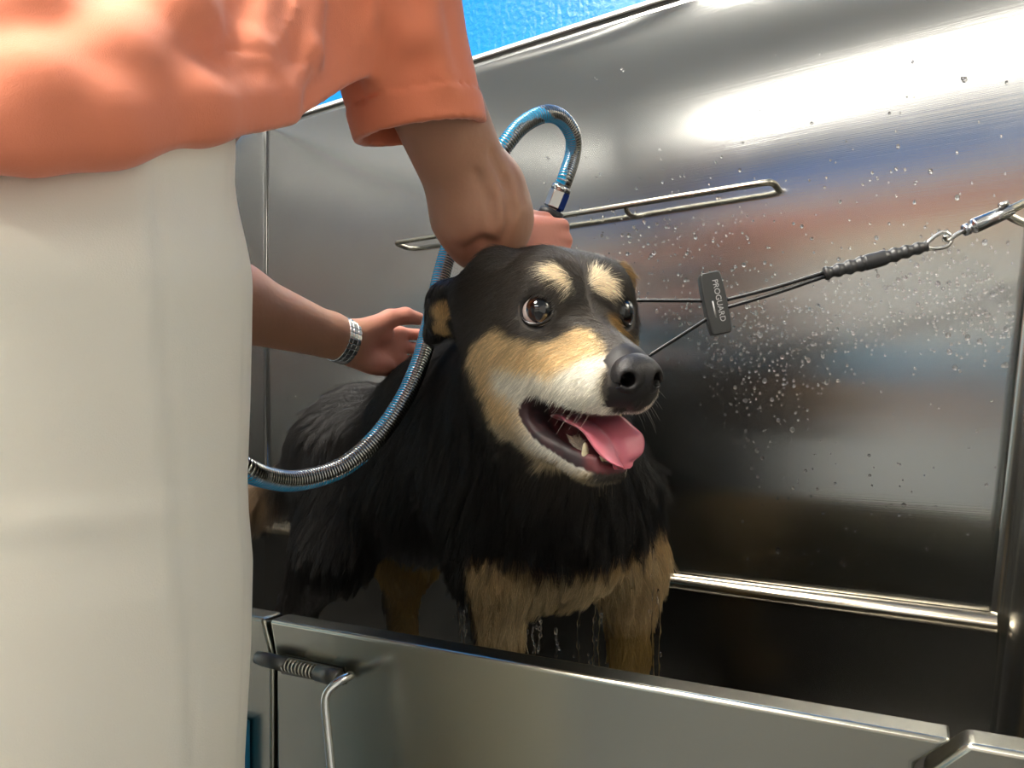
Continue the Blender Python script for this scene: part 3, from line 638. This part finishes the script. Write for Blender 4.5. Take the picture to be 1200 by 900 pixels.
# ================================================================== LEASH
cable_m = mat('coated_cable', (.010, .010, .011), .25)
LS = empty('grooming_noose', P(838, 356, .80), 'black cable grooming noose running from the dog neck to the silver clip', 'leash')
ring = []; nk = hl(-.085, 0, -.03)*.62+NECKB*.38; nax = NECKB-hl(-.085, 0, -.03); nax /= np.linalg.norm(nax); NB3 = frame(nax, (0, 0, 1))
adj = P(838, 356, .80); A_in1, A_in2 = P(832, 352.5, .80), P(833, 371, .80)
n0, n1_ = P(742, 352, .83), P(762, 416, .80)
def ringpt(a): return nk+NB3[:, 1]*.080*math.cos(a)+NB3[:, 2]*.080*math.sin(a)
dirs = [(ringpt(a)) for a in np.linspace(0, 2*math.pi, 40, endpoint=False)]
i0 = int(np.argmin([np.linalg.norm(p_-n0) for p_ in dirs])); i1 = int(np.argmin([np.linalg.norm(p_-n1_)+ (0 if abs(k-i0) > 3 else 1) for k, p_ in enumerate(dirs)]))
seq = [dirs[(i0+k*(1 if ((i1-i0) % 40) > 20 else -1)) % 40] for k in range(0, 40)]
j1 = min(range(40), key=lambda k: np.linalg.norm(seq[k]-dirs[i1])); seq = seq[:max(j1+1, 20)]
loop = np.vstack([np.linspace(A_in1, n0, 10)[:-1], catmull([n0, n0*.6+seq[3]*.4]+seq[3:-2:3]+[n1_*.6+seq[-2]*.4, n1_], 8)[:-1], np.linspace(n1_, A_in2, 10)])
v, f = tube_vf(loop, .0021, 10); mk('noose_cable', v, f, cable_m, LS)
s1, s2 = P(968, 319, .765), P(968, 323.5, .762)
for a, b in ((P(845, 353, .80), s1), (P(846, 362, .797), s2)):
    v, f = tube_vf(catmull([a, a*.5+b*.5-U*.0012, b], 8), .0021, 10); mk('cable', v, f, cable_m, LS)
# slide adjuster: a flattened slab, chamfered
ua = P(830, 320, .80); ub = P(845, 392, .80); ax_ = (ub-ua); La = np.linalg.norm(ax_); ax_ /= La; sd_ = R-ax_*np.dot(R, ax_); sd_ /= np.linalg.norm(sd_); dn = np.cross(ax_, sd_); dn *= np.sign(np.dot(dn, -F)); ca_ = (ua+ub)/2
out = [(-.5, -.34), (-.46, -.42), (-.2, -.47), (.2, -.47), (.46, -.42), (.5, -.34), (.5, .34), (.46, .42), (.2, .47), (-.2, .47), (-.46, .42), (-.5, .34)]
poly = [ca_+ax_*(x*La)+sd_*(y*.0262)-dn*.007 for x, y in out]
o = mk('slide_adjuster', *prism_vf(poly, dn*.014), mat('adjuster_plastic', (.035, .036, .036), .35), LS); bevel(o, .0016, 3); smoothby(o, 40)
def text(s, size, pos, xd, yd, m, parent, name):
    cu = bpy.data.curves.new(name, 'FONT'); cu.body = s; cu.size = size; cu.extrude = .0002; cu.align_x = 'CENTER'; cu.align_y = 'CENTER'
    tmp = bpy.data.objects.new('t', cu); me = bpy.data.meshes.new_from_object(tmp); bpy.data.objects.remove(tmp)
    xd = xd/np.linalg.norm(xd); yd = yd-xd*np.dot(xd, yd); yd /= np.linalg.norm(yd)
    vs = [pos+xd*q.co[0]+yd*q.co[1]+np.cross(xd, yd)*q.co[2] for q in me.vertices]; return mk(name, vs, [tuple(p.vertices) for p in me.polygons], m, parent, smooth=False)
prt = mat('grey_print', (.42, .42, .42), .5)
text('PROGUARD', .0085, ca_+dn*.0073-ax_*.002+sd_*.003, ax_, sd_, prt, LS, 'lettering')
mk('lettering_underline', *prism_vf([ca_+dn*.0072+ax_*x*La+sd_*y*.026 for x, y in ((-.04, -.17), (.23, -.17), (.23, -.11), (-.04, -.11))], dn*.0002), prt, LS)
# ribbed sleeve
sa, sb = P(966, 321, .764), P(1086, 288.5, .745); n_ = 90; ls = np.linalg.norm(sb-sa)
q_ = np.linspace(sa, sb, n_); rr = []
for k2 in range(n_):
    x = k2/(n_-1); wv_ = .0009*math.sin(x*2*math.pi*9); wv_ = wv_ if not .40 < x < .58 else .0008; rr.append(.0058+.0016*math.sin(math.pi*min(x*1.1, 1))+wv_+(.0008 if x < .04 else 0))
v, f = tube_vf(q_, rr, 20); mk('shrink_sleeve', v, f, mat('sleeve_rubber', (.035, .035, .037), .38), LS)
th = [P(1083, 289, .7455), P(1092, 280, .744), P(1104, 272.5, .742), P(1113, 275.5, .741), P(1115, 282, .741), P(1109, 289, .742), P(1096, 291.5, .744), P(1083, 290, .7455)]
v, f = tube_vf(catmull(th, 8), .0019, 10); mk('thimble', v, f, chrome, LS)
# swivel snap hook
SH = empty('snap_hook', P(1140, 266, .735), 'silver swivel snap hook clipped to the end of the black noose', 'snap hook')
ha, hb, hc, hdp = P(1112, 279, .741), P(1128, 271, .738), P(1137, 267, .736), P(1184, 246, .730)
v, f = tube_vf(catmull([P(1108, 276, .737), P(1107, 281, .740), ha+[0, 0, -.002], P(1120, 275.5, .740), hb], 8), .0022, 10); mk('swivel_eye', v, f, chrome, SH)
v, f = lathe_vf(hb, hdp, [(0, .003), (.001, .0058), (.006, .0062), (.007, .004), (.009, .004), (.010, .0072), (.012, .0076), (np.linalg.norm(hdp-hb), .0070)], 20)
mk('body', v, f, mat('hook_chrome', (.62, .63, .66), .10, 1.0), SH)
v, f = tube_vf(catmull([hdp, P(1190, 243, .729), P(1205, 236, .727), P(1224, 230, .725), P(1237, 236, .724), P(1236, 250, .724), P(1222, 258, .725), P(1204, 262, .727), P(1190, 257, .729), P(1180, 251, .731)], 8), np.r_[np.linspace(.0046, .0036, 40), np.linspace(.0036, .0042, 33)], 12); mk('hook', v, f, rod_steel, SH)
v, f = tube_vf([P(1171, 241.5, .727), P(1181, 237.5, .726)], .0026, 12); mk('thumb_slide', v, f, chrome, SH)
v, f = tube_vf([P(1178, 247, .729), P(1179, 239, .727)], .0016, 8); mk('slide_pin', v, f, chrome, SH)
EB = empty('eye_bolt', (xr(.2), .90, .19), 'steel eye bolt on the right end panel holding the snap hook', 'eye bolt')
ec = P(1236, 240, .724); er = [ec+np.array([.0, .010*math.cos(x), .010*math.sin(x)])+[.002, 0, 0] for x in np.linspace(0, 2*math.pi, 30)]
v, f = tube_vf(er, .0026, 10); mk('eye', v, f, rod_steel, EB)
v, f = lathe_vf((xr(ec[2])+.001, ec[1]+.010, ec[2]), ec+[.002, .010, 0], [(0, .008), (.002, .008), (.0025, .003), (max(.004, xr(ec[2])-ec[0]-.002), .003)]); mk('shank', v, f, rod_steel, EB)

# ================================================================== THE GROOMER
def hand_caps(O, X, Y, Z, curls, thumb, spread=1.0, sc_=1.0):
    """one hand from the wrist O: X to the fingertips, Y to the thumb side, Z to the back of the hand"""
    Mh = np.stack([X, Y, Z], 1); g = lambda x, y, z: O+Mh@np.array([x, y, z])*sc_
    C = []; F_ = []
    for (y, x, L3_, r0), cu_ in zip(((.028, .090, (.043, .026, .021), .0088), (.0095, .095, (.047, .030, .022), .0090), (-.0095, .091, (.043, .028, .021), .0086), (-.027, .083, (.034, .021, .018), .0077)), curls):
        b = np.array([x, y, 0.0]); C.append((g(.008, y*.55, 0), g(*b), .0165, .0105, .010)); a = 0; sp = math.atan2(y, .30)*spread
        chain = [b]
        for l_, c_ in zip(L3_, cu_):
            a += math.radians(c_); d = np.array([math.cos(a)*math.cos(sp), math.cos(a)*math.sin(sp), -math.sin(a)]); chain.append(chain[-1]+d*l_)
        rr = [r0, r0*.93, r0*.85, r0*.74]
        for k_ in range(3): F_.append((g(*chain[k_]), g(*chain[k_+1]), rr[k_], rr[k_+1], .004))
    tb = [np.array(t) for t in thumb]; rr = [.0165, .0125, .0115, .0092]
    for k_ in range(len(tb)-1): F_.append((g(*tb[k_]), g(*tb[k_+1]), rr[k_], rr[k_+1], .012 if k_ == 0 else .005))
    return C, F_, g
def unit(a): return a/np.linalg.norm(a)
# right arm: over the dog's head, fist round the sprayer handle
SR, ERt, WR = C3(-.125, .60, .395), P(564, 248, .745), P(594, 279, .93)
XR_ = unit(C3(.80, .58, .0)); ZR_ = unit(C3(.58, -.80, .05)); YR_ = np.cross(ZR_, XR_)
hcR = hand_caps(WR, XR_, YR_, ZR_, [(62, 88, 42), (66, 88, 45), (70, 88, 45), (72, 85, 45)], [(.018, .020, -.010), (.045, .036, -.016), (.072, .036, -.014), (.093, .024, -.022)], .3)
# left arm: low behind the apron, palm on the dog's back
SL, EL, WL = C3(-.44, .72, .36), P(165, 318, .80), P(410, 402, .995)
XL_ = unit(C3(.58, .80, -.08)); t_ = C3(.10, -.05, 1); YL_ = unit(t_-XL_*np.dot(t_, XL_)); ZL_ = unit(np.cross(XL_, YL_)); ZL_ = ZL_*np.sign(np.dot(ZL_, F))
hcL = hand_caps(WL, XL_, YL_, ZL_, [(10, 22, 14), (14, 24, 14), (17, 26, 14), (21, 28, 16)], [(.016, .020, -.012), (.045, .042, -.022), (.066, .050, -.030), (.088, .050, -.034)], 1.25)
def caps_sdf(p, caps_, d=None):
    for a, b, ra, rb, k_ in caps_:
        c = cap(p, a, b, ra, rb); d = c if d is None else smin(d, c, k_)
    return d
def hand_sdf(p, hc, O, X, Y, Z, pal=-1):
    d = caps_sdf(p, hc[0]); g = hc[2]
    d = smin(d, ell(p, g(.030, .022, -.014), (.030, .016, .014), np.stack([X, Y, Z], 1)), .012)
    d = smin(d, ell(p, g(.040, -.024, -.012), (.034, .013, .012), np.stack([X, Y, Z], 1)), .012)
    for i in range(4): d = smin(d, caps_sdf(p, hc[1][i*3:i*3+3]), .0035)
    return smin(d, caps_sdf(p, hc[1][12:]), .006)
Wa, Ch, Hp = C3(-.335, .47, .10), C3(-.275, .655, .33), C3(-.335, .455, -.06)
wax = unit(C3(-.94, .32, 0)); fax = unit(C3(.32, .94, 0))
fa = unit(WR-ERt); fb = unit(WL-EL)
def person_sdf(p):
    d = cap(p, Wa+wax*.05+U*.03, Ch+wax*.07+U*.03, .065, .075); d = smin(d, cap(p, Wa-wax*.05+U*.03, Ch-wax*.06+U*.04, .065, .065), .05)
    d = smin(d, cap(p, Hp-wax*.05, Wa-wax*.04, .080, .07), .04); d = smin(d, cap(p, Hp+wax*.05, Wa+wax*.04, .080, .07), .04)
    d = smin(d, cap(p, Ch-wax*.07+U*.03, SR, .065, .048), .03); d = smin(d, cap(p, Ch+wax*.08+U*.03, SL, .07, .048), .03)
    # arms
    d = smin(d, cap(p, SR, ERt, .047, .041), .03)
    fe = ERt+fa*.055+U*.002
    a = cap(p, ERt-C3(.008, .015, .012), ERt-C3(.002, 0, .030), .036, .024)           # point of the elbow
    a = smin(a, cap(p, ERt+C3(.006, .01, -.006), WR-fa*.10, .046, .035), .03)
    a = smin(a, cap(p, ERt+C3(.012, .0, .024), ERt+C3(.022, .06, .018), .0315, .031), .009)  # forearm muscle standing out to the right
    a = smin(a, cap(p, WR-fa*.11, WR, .034, .0255), .02); d = smin(d, a, .022)
    d = smin(d, cap(p, SL, EL, .052, .044), .03)
    b = cap(p, EL, EL+fb*.10, .046, .047); b = smin(b, cap(p, EL+fb*.09, WL-fb*.01, .047, .0265), .02); b = smin(b, cap(p, WL-fb*.03+C3(0, 0, .004), WL+XL_*.01, .0265, .022), .012); d = smin(d, b, .02)
    for hc, O, X, Y, Z in ((hcR, WR, XR_, YR_, ZR_), (hcL, WL, XL_, YL_, ZL_)):
        nr = ((p-np.array(O, f4))**2).sum(1) < .24**2
        if nr.any(): d = d.copy(); d[nr] = smin(d[nr], hand_sdf(p[nr], hc, O, X, Y, Z), .012)
    # neck, head
    nk0, nk1 = C3(-.262, .70, .44), C3(-.235, .775, .535); hc0 = C3(-.220, .815, .625); HD = unit(C3(.35, .80, -.50)); HU = unit(U-HD*np.dot(U, HD)); HL = np.cross(HU, HD); Hm = np.stack([HD, HL, HU], 1)
    d = smin(d, cap(p, nk0, nk1, .062, .052), .04)
    hh = ell(p, hc0+HU*.02, (.098, .076, .098), Hm); hh = smin(hh, ell(p, hc0+HD*.030-HU*.055, (.060, .052, .060), Hm), .04)
    q = (p-np.array(hc0, f4))@Hm.astype(f4); al = q.copy(); al[:, 1] = np.abs(al[:, 1])
    hh = smin(hh, cap(q, (.096, 0, .010), (.112, 0, -.022), .008, .0125), .012)
    hh = smax(hh, -ell(al, (.100, .032, .010), (.014, .016, .011)), .01); hh = smin(hh, ell(q, (.084, 0, -.058), (.014, .026, .008)), .006)
    hh = smin(hh, ell(al, (.0, .077, -.005), (.020, .009, .032)), .006); d = smin(d, hh, .02)
    # legs
    for s in (-1, 1):
        h0 = Hp-wax*.070*s-U*.05; k0 = h0-U*.40+fax*.015; a0 = k0.copy(); a0[2] = ZF+.09; a0 -= fax*.02
        d = smin(d, cap(p, h0, k0, .066, .050), .03); d = smin(d, cap(p, k0, a0, .054, .036), .02); d = smin(d, cap(p, a0-U*.03, a0+fax*.13-U*.06, .032, .026), .02)
    return d
def surf0(fn, u, v, t0=.25):
    d = D(u, v); t = t0
    for _ in range(70):
        x = float(fn(np.array([d*t], dtype=f4))[0])
        if x < .0006: break
        t += x*.8
    return d*t
groove = []
for ln_, r_ in (([(578, 182), (594, 212), (600, 245), (594, 278)], .0035), ([(548, 292), (566, 284), (584, 288)], .0030), ([(560, 205), (574, 232), (578, 262)], .0022)):
    q_ = [surf0(person_sdf, *a) for a in ln_]; q_ = [x-unit(x)*.001 for x in q_]; groove += [(q_[i], q_[i+1], r_, r_*.8) for i in range(len(q_)-1)]
person_base = person_sdf
def person_sdf(p):
    d = person_base(p); nr = ((p-np.array(ERt, f4))**2).sum(1) < .14**2
    if nr.any():
        x = d[nr]
        for a, b, ra, rb in groove: x = smax(x, -cap(p[nr], a, b, ra, rb), .009)
        d = d.copy(); d[nr] = x
    return d
pv, pf = net(person_sdf, (-1.05, -.05, ZF), (.15, 1.15, .80), .0032, 5, 1.3); pf = flipfix(pv-pv.mean(0), pf)
skin = mat('skin', (.50, .245, .150), .48, Subsurface_Weight=.12, Subsurface_Radius=(.02, .008, .005), Subsurface_Scale=.4)
attr_color(skin); add_bump(skin, (1, 1, 1), .3, .0009, 4, 160); add_bump(skin, (1, 1, 1), .35, .003, 3, 38)
person = mk('person', pv, pf, skin, org=C3(-.335, .455, ZF))
sc0 = np.repeat(np.array([[.43, .215, .130]]), len(pv), 0); hn = 1-sst(np.linalg.norm(pv-(WL+XL_*.09), axis=1), .06, .11)
sc0 = mixc(sc0, (.62, .25, .18), np.maximum(hn, 1-sst(np.linalg.norm(pv-(WR+XR_*.08), axis=1), .06, .10)))
sc0 *= (1+.10*vnoise(pv, 45, 9))[:, None]; sc0 = mixc(sc0, (.45, .16, .10), (1-sst(np.linalg.norm(pv-(ERt-C3(.004, .01, .03)), axis=1), .02, .05))*.7); set_attr(person, sc0)
tag(person, 'person in coral polo shirt and cream apron bending over the dog, holding the sprayer', 'person')

# polo shirt
cutP = [P(413, 158, .625), P(565, 140, .655), P(472, 172, .735)]; cn = np.cross(cutP[1]-cutP[0], cutP[2]-cutP[0]); cn = unit(cn)*np.sign(cn[2]); ca0 = C3(-.115, .595, .415)
S0, S1, S2 = C3(-.122, .59, .405), P(453, 0, .635), P(491, 150, .672)
fold_px = [([(-40, 70), (40, 30), (110, -30)], .024), ([(-40, 165), (50, 120), (140, 85), (205, 20), (215, -30)], .020), ([(40, 172), (130, 150), (230, 128), (330, 114)], .014), ([(240, 110), (290, 60), (310, -10)], .010), ([(330, 110), (360, 60), (368, 0)], .008), ([(440, 90), (470, 40), (455, -20)], .007), ([(520, 95), (500, 40), (500, -10)], .006)]
folds = []
FD = frame(P(230, 10, .56)-P(0, 150, .38), F).T.astype(f4)
def shirt_sdf(p):
    d = cap(p, Wa+wax*.095, Ch+wax*.085, .128, .125); d = smin(d, cap(p, Wa-wax*.050, Ch-wax*.060, .122, .118), .08)
    d = smin(d, cap(p, Wa-wax*.050-U*.02, P(322, 100, .55)-R*.06, .118, .06), .06)
    d = smin(d, cap(p, Ch-wax*.07, S0, .105, .068), .05); d = smin(d, cap(p, Ch+wax*.07, SL+U*.01, .105, .066), .05)
    d = smin(d, cap(p, C3(-.262, .70, .42), C3(-.25, .735, .475), .075, .064), .03)
    hz = p[:, 2]-(.124+(p@F.astype(f4)-.346)*.45+.30*np.maximum(p@F.astype(f4)-.49, 0))-.002*vnoise(p, 25, 2); qd = sst(hz, .0, .06)
    d = d-.0022*vnoise(p*np.array([1, 1, .6], f4), 26, 21)*qd
    w3 = np.stack([p@FD[0]*7, p@FD[1]*75, p@FD[2]*10], 1); d = d-.0055*(1-np.abs(vnoise(w3, 1.0, 31))*3.0)*qd
    hz = p[:, 2]-(.124+(p@F.astype(f4)-.346)*.45+.30*np.maximum(p@F.astype(f4)-.49, 0))-.002*vnoise(p, 25, 2)
    d = smax(d, -hz, .006)
    s = cap(p, S0, S1, .066, .0585); s = smin(s, cap(p, S1, S2, .0585, .0600), .02); s = smin(s, cap(p, SL+U*.01, EL+(SL-EL)*.42, .066, .062), .03)
    s = s-.0020*vnoise(p*np.array([1, 1, .5], f4), 34, 22)
    for a, b, ra, rb in folds[:]:
        c = cap(p, a, b, ra, rb)
        if ra > .0075: d = smin(d, c, .020)
        else: s = smin(s, c, .02)
    hc = (p-np.array(cutP[0], f4))@cn.astype(f4)
    s = s-.0016*(hc < .026)+.0015*np.exp(-((hc-.027)/.0018)**2)
    near = np.linalg.norm(p-np.array(S2, f4), axis=1) < .16
    s = np.where(near, smax(s, -hc, .002), s); hl_ = (p-np.array(EL+(SL-EL)*.42, f4))@unit(SL-EL).astype(f4); fl = np.linalg.norm(p-np.array(EL, f4), axis=1) < .2
    s = np.where(fl, np.maximum(s, -hl_), s)
    inner = cap(p, S1, S2-(S1-S2)*.6, .045, .0545); s = np.where(near, np.maximum(s, -np.maximum(inner, hc-.075)), s)
    d = smin(d, s, .010)
    d = d+.0010*np.exp(-((p-np.array(P(385, 60, .58), f4))@unit(C3(.85, -.35, .25)).astype(f4)/.0016)**2)*(np.linalg.norm(p-np.array(P(390, 40, .60), f4), axis=1) < .10)
    return d
def surf(fn, u, v, t0=.25):
    d = D(u, v); t = t0
    for _ in range(60):
        x = float(fn(np.array([d*t], dtype=f4))[0])
        if x < .0008: break
        t += x*.8
    return d*t
fl_ = []
for px_, r_ in fold_px:
    q_ = [surf(shirt_sdf, *a) for a in px_]; q_ = [x+unit(x)*(r_*.30) for x in q_]; n_ = len(q_)
    fl_ += [(q_[i], q_[i+1], r_*(.75 if i == 0 else 1), r_*(.6 if i == n_-2 else 1)) for i in range(n_-1)]
folds[:] = fl_
sv, sf = net(shirt_sdf, (-1.0, .05, -.02), (.1, .95, .60), .0030, 5, 1.35); sf = flipfix(sv-sv.mean(0), sf)
shirt_m = mat('coral_cotton', (.86, .26, .135), .85, Sheen_Weight=.35, Sheen_Roughness=.4); add_bump(shirt_m, (1, 1, 1), .35, .0008, 2, 1400); add_bump(shirt_m, (1, 1, 1), .25, .003, 3, 60)
so = mk('polo_shirt', sv, sf, shirt_m, person)
sm = so.modifiers.new('sm', 'SMOOTH'); sm.factor = .5; sm.iterations = 2

# long cream apron
ap_m = mat('cream_canvas', (.82, .765, .64), .60); add_bump(ap_m, (1, 1, 1), .18, .004, 5, 22); add_bump(ap_m, (1, 1, 1), .25, .0006, 2, 1200)
av, af = [], []; nz_, nt_ = 150, 200; zt_, zb_ = .215, -.52
uz = np.array([160, 200, 300, 400, 470, 560, 600, 660, 760, 830, 900]); uu = np.array([293, 292, 290.5, 289, 287.5, 284, 285.5, 291, 289, 285, 281])
cr_u = np.array([200, 300, 450, 600, 750, 900]); cr_x = np.array([166, 170, 177, 189, 200, 205])
for i in range(nz_+1):
    z0_ = i/nz_; z = zt_+(zb_-zt_)*z0_; vpx = 480-z*FL/.47; e_ = (np.interp(vpx, uz, uu)-292)*.47/FL
    cu_ = np.interp(480-z*FL/.37, cr_u, cr_x)
    for j in range(nt_):
        t = 2*math.pi*j/nt_; a_, b__ = .1755+e_, .13
        if z > .08: a_ -= .012*sst(z, .08, .16); b__ -= .014*sst(z, .08, .16)
        c, s = math.cos(t), math.sin(t)
        rr = 1+.012*math.sin(3*t+z*2)*.5-(.06*sst(z, .0, .10) if c < 0 else 0)*abs(c)
        x, y = -.34+a_*c*rr, .45-b__*s*rr
        tc = None; px = 600+FL*x/y
        if 0 < t < math.pi*.6:                                   # crease of the folded cloth and the flatter panel beside it
            w_ = (px-cu_)/FL*y; k_ = .0060*math.exp(-abs(w_)/.028)*(1 if w_ < 0 else .9)-.0015*math.exp(-((w_-.004)/.004)**2)
            zz = z+.053; k_ += .0016*math.exp(-(zz/.010)**2)*math.exp(-((w_+.02)/.05)**2)
            x += c*k_; y -= s*k_
        ztop = .124+(y-.346)*.45+.020; zz_ = z if z < .02 else .02+(z-.02)*(ztop-.02)/(zt_-.02)
        av.append(C3(x, y, zz_))
for i in range(nz_):
    for j in range(nt_): a = i*nt_+j; b = i*nt_+(j+1) % nt_; af.append((a, a+nt_, b+nt_, b))
ap = mk('apron', av, af, ap_m, person); sd = ap.modifiers.new('t', 'SOLIDIFY'); sd.thickness = .003; sd.offset = -1
# trousers and shoes below the apron
def tro(p):
    d = None
    for s in (-1, 1):
        h0 = Hp-wax*.070*s-U*.05; k0 = h0-U*.40+fax*.015; a0 = k0.copy(); a0[2] = ZF+.06; a0 -= fax*.02
        c = smin(cap(p, h0, k0, .074, .068), cap(p, k0, a0, .068, .062), .03); d = c if d is None else smin(d, c, .03)
    return np.maximum(np.maximum(d, (ZF+.05)-p[:, 2]), p[:, 2]-.0)
tv_, tf_ = net(tro, (-1.0, .0, ZF), (-.1, .75, .06), .006, 4); tf_ = flipfix(tv_-tv_.mean(0), tf_); mk('trousers', tv_, tf_, mat('dark_trousers', (.03, .035, .045), .8), person)
for s in (-1, 1):
    a0 = (Hp-wax*.070*s); a0[2] = ZF+.045
    fsh = lambda p: np.maximum(smin(cap(p, a0-fax*.05, a0+fax*.17-U*.012, .050, .042), cap(p, a0-fax*.02, a0-fax*.02+U*.05, .050, .046), .03), (ZF+.002)-p[:, 2])
    hv_, hf_ = net(fsh, a0-.3, a0+.3, .005, 4); hf_ = flipfix(hv_-hv_.mean(0), hf_); mk('shoe', hv_, hf_, rub, person)
hc0 = C3(-.220, .815, .625)
def hair_sdf(p):
    HD = unit(C3(.35, .80, -.50)); HU = unit(U-HD*np.dot(U, HD)); Hm = np.stack([HD, np.cross(HU, HD), HU], 1)
    d = ell(p, hc0+HU*.028-HD*.006, (.104, .083, .101), Hm)+.002*vnoise(p, 120, 5); q = (p-np.array(hc0, f4))@Hm.astype(f4)
    return smax(d, (q[:, 0]*.75-q[:, 2]*.65-.020), .02)
hv_, hf_ = net(hair_sdf, hc0-.16, hc0+.16, .004, 3); hf_ = flipfix(hv_-hv_.mean(0), hf_); mk('hair', hv_, hf_, mat('dark_hair', (.04, .025, .015), .6), person)
# steel watch on the left wrist
wc = WL-fb*.012; wu = unit(U-fb*np.dot(U, fb)); wv2 = np.cross(fb, wu); bl = []; nL = 26
WT = mk('wrist_watch', *lathe_vf(wc-wv2*.0-wu*0-fb*.009, wc+fb*.009, [(0, .0283), (.018, .0283)], 40), mat('watch_backing', (.10, .10, .10), .35, .9), person)
WT.data.materials[0].node_tree.nodes['Principled BSDF'].inputs['Base Color'].default_value = (.25, .25, .24, 1)
lk = []
for i in range(nL):
    a = 2*math.pi*i/nL; rd = wu*math.cos(a)+wv2*math.sin(a); tg = -wu*math.sin(a)+wv2*math.cos(a); R_ = .0296
    for o_, w_ in ((-.0065, .0055), (0, .0075), (.0065, .0055)):
        lk.append(box_vf(tg*.0066, fb*w_, rd*.0026, wc+rd*(R_-.0013)-tg*.0033+fb*(o_-w_/2)))
o = mk('bracelet', *join(*lk), chrome, WT); bevel(o, .0006, 2); smoothby(o, 30)
cdir = unit(wu*.75-F*.6); v, f = box_vf(np.cross(fb, cdir)*.020, fb*.019, cdir*.003, wc+cdir*.0295-np.cross(fb, cdir)*.010-fb*.0095); o = mk('clasp', v, f, chrome, WT); bevel(o, .001, 2)
fdir = unit(F*.9-wu*.4); v, f = lathe_vf(wc+fdir*.027, wc+fdir*.04, [(0, .017), (.006, .0175), (.008, .016), (.009, .014)], 32); mk('watch_case', v, f, chrome, WT)
# gold band on the ring finger, finger nails
a, b, ra, rb, _ = hcL[1][6]; rc_ = a+(b-a)*.45; ad = unit(b-a); n_1 = unit(np.cross(ad, U)); n_2 = np.cross(ad, n_1)
v, f = tube_vf([rc_+(n_1*math.cos(x)+n_2*math.sin(x))*.0098 for x in np.linspace(0, 2*math.pi, 40)], .0012, 8); mk('ring', v, f, mat('gold', (.80, .62, .30), .2, 1.0), person)
nail_m = mat('nail', (.66, .38, .30), .25)
def nail(hc, idx, out):
    a, b, ra, rb, _ = hc[1][idx]; ad = unit(b-a); n = unit(out-ad*np.dot(out, ad)); s_2 = np.cross(ad, n); vv_ = dv_*1.0
    p_ = b-ad*.002+n*rb*.80; mk('fingernail', vv_[:, 0:1]*ad*.0062+vv_[:, 1:2]/.55*n*.0016+vv_[:, 2:3]*s_2*.0052+p_, [tuple(x) for x in df_], nail_m, person)
for hc, Z in ((hcR, ZR_), (hcL, ZL_)):
    for i in range(4):
        ad = unit(hc[1][i*3+2][1]-hc[1][i*3+2][0]); X_ = XR_ if hc is hcR else XL_; o_ = Z+0
        # back of the last joint
        ax1 = np.cross(ad, np.cross(Z, ad)) if abs(np.dot(ad, Z)) < .8 else X_; nail(hc, i*3+2, ax1 if np.dot(ad, X_) > -.2 else -Z*0+(-X_ if False else np.cross(np.cross(X_, Z), ad)))
nail(hcR, 14, YR_*.8+ZR_*.4); nail(hcL, 14, -F+YL_*.6)

# ================================================================== LIGHT AND CAMERA
def fixture(x0, x1, y0, y1, power, label):
    FX = empty('ceiling_light', ((x0+x1)/2, (y0+y1)/2, ZC-.03), label, 'ceiling light')
    mk('housing', *abox(x0-.02, x1+.02, y0-.02, y1+.02, ZC-.03, ZC), ceil_m, FX, smooth=False)
    em = bpy.data.materials.new('lit_diffuser'); em.use_nodes = True; n = em.node_tree.nodes; n.clear(); e_ = n.new('ShaderNodeEmission'); o_ = n.new('ShaderNodeOutputMaterial'); em.node_tree.links.new(e_.outputs[0], o_.inputs[0])
    e_.inputs[0].default_value = (1, .945, .84, 1); e_.inputs[1].default_value = power
    mk('diffuser', *abox(x0, x1, y0, y1, ZC-.036, ZC-.0305), em, FX, smooth=False)
fixture(-1.65, .55, -2.42, -2.18, 22, 'wide lit ceiling panel behind the photographer, nearer the far wall')
fixture(-1.05, -.45, -.80, -.25, 50, 'square lit ceiling panel above the photographer')
fixture(-1.15, -.65, .10, .55, 30, 'small lit ceiling panel above the groomer, nearest the tub')
w = bpy.data.worlds.new('world'); bpy.context.scene.world = w; w.use_nodes = True; w.node_tree.nodes['Background'].inputs[0].default_value = (.5, .55, .6, 1); w.node_tree.nodes['Background'].inputs[1].default_value = .1
cam = bpy.data.cameras.new('camera'); co = bpy.data.objects.new('camera', cam); col.objects.link(co)
co.location = (0, 0, H); co.rotation_euler = (math.radians(90), 0, YAW); cam.sensor_width = 36; cam.lens = FL/1200*36; cam.shift_y = 30/1200; cam.clip_start = .02
sc = bpy.context.scene; sc.camera = co; sc.view_settings.view_transform = 'Standard'; sc.view_settings.look = 'None'; sc.view_settings.exposure = .75; sc.view_settings.gamma = 1; sc.view_settings.use_curve_mapping = False
sc.cycles.max_bounces = 8; sc.cycles.transparent_max_bounces = 8; sc.cycles.use_denoising = True; sc.cycles.sample_clamp_indirect = 6; sc.cycles.caustics_refractive = False
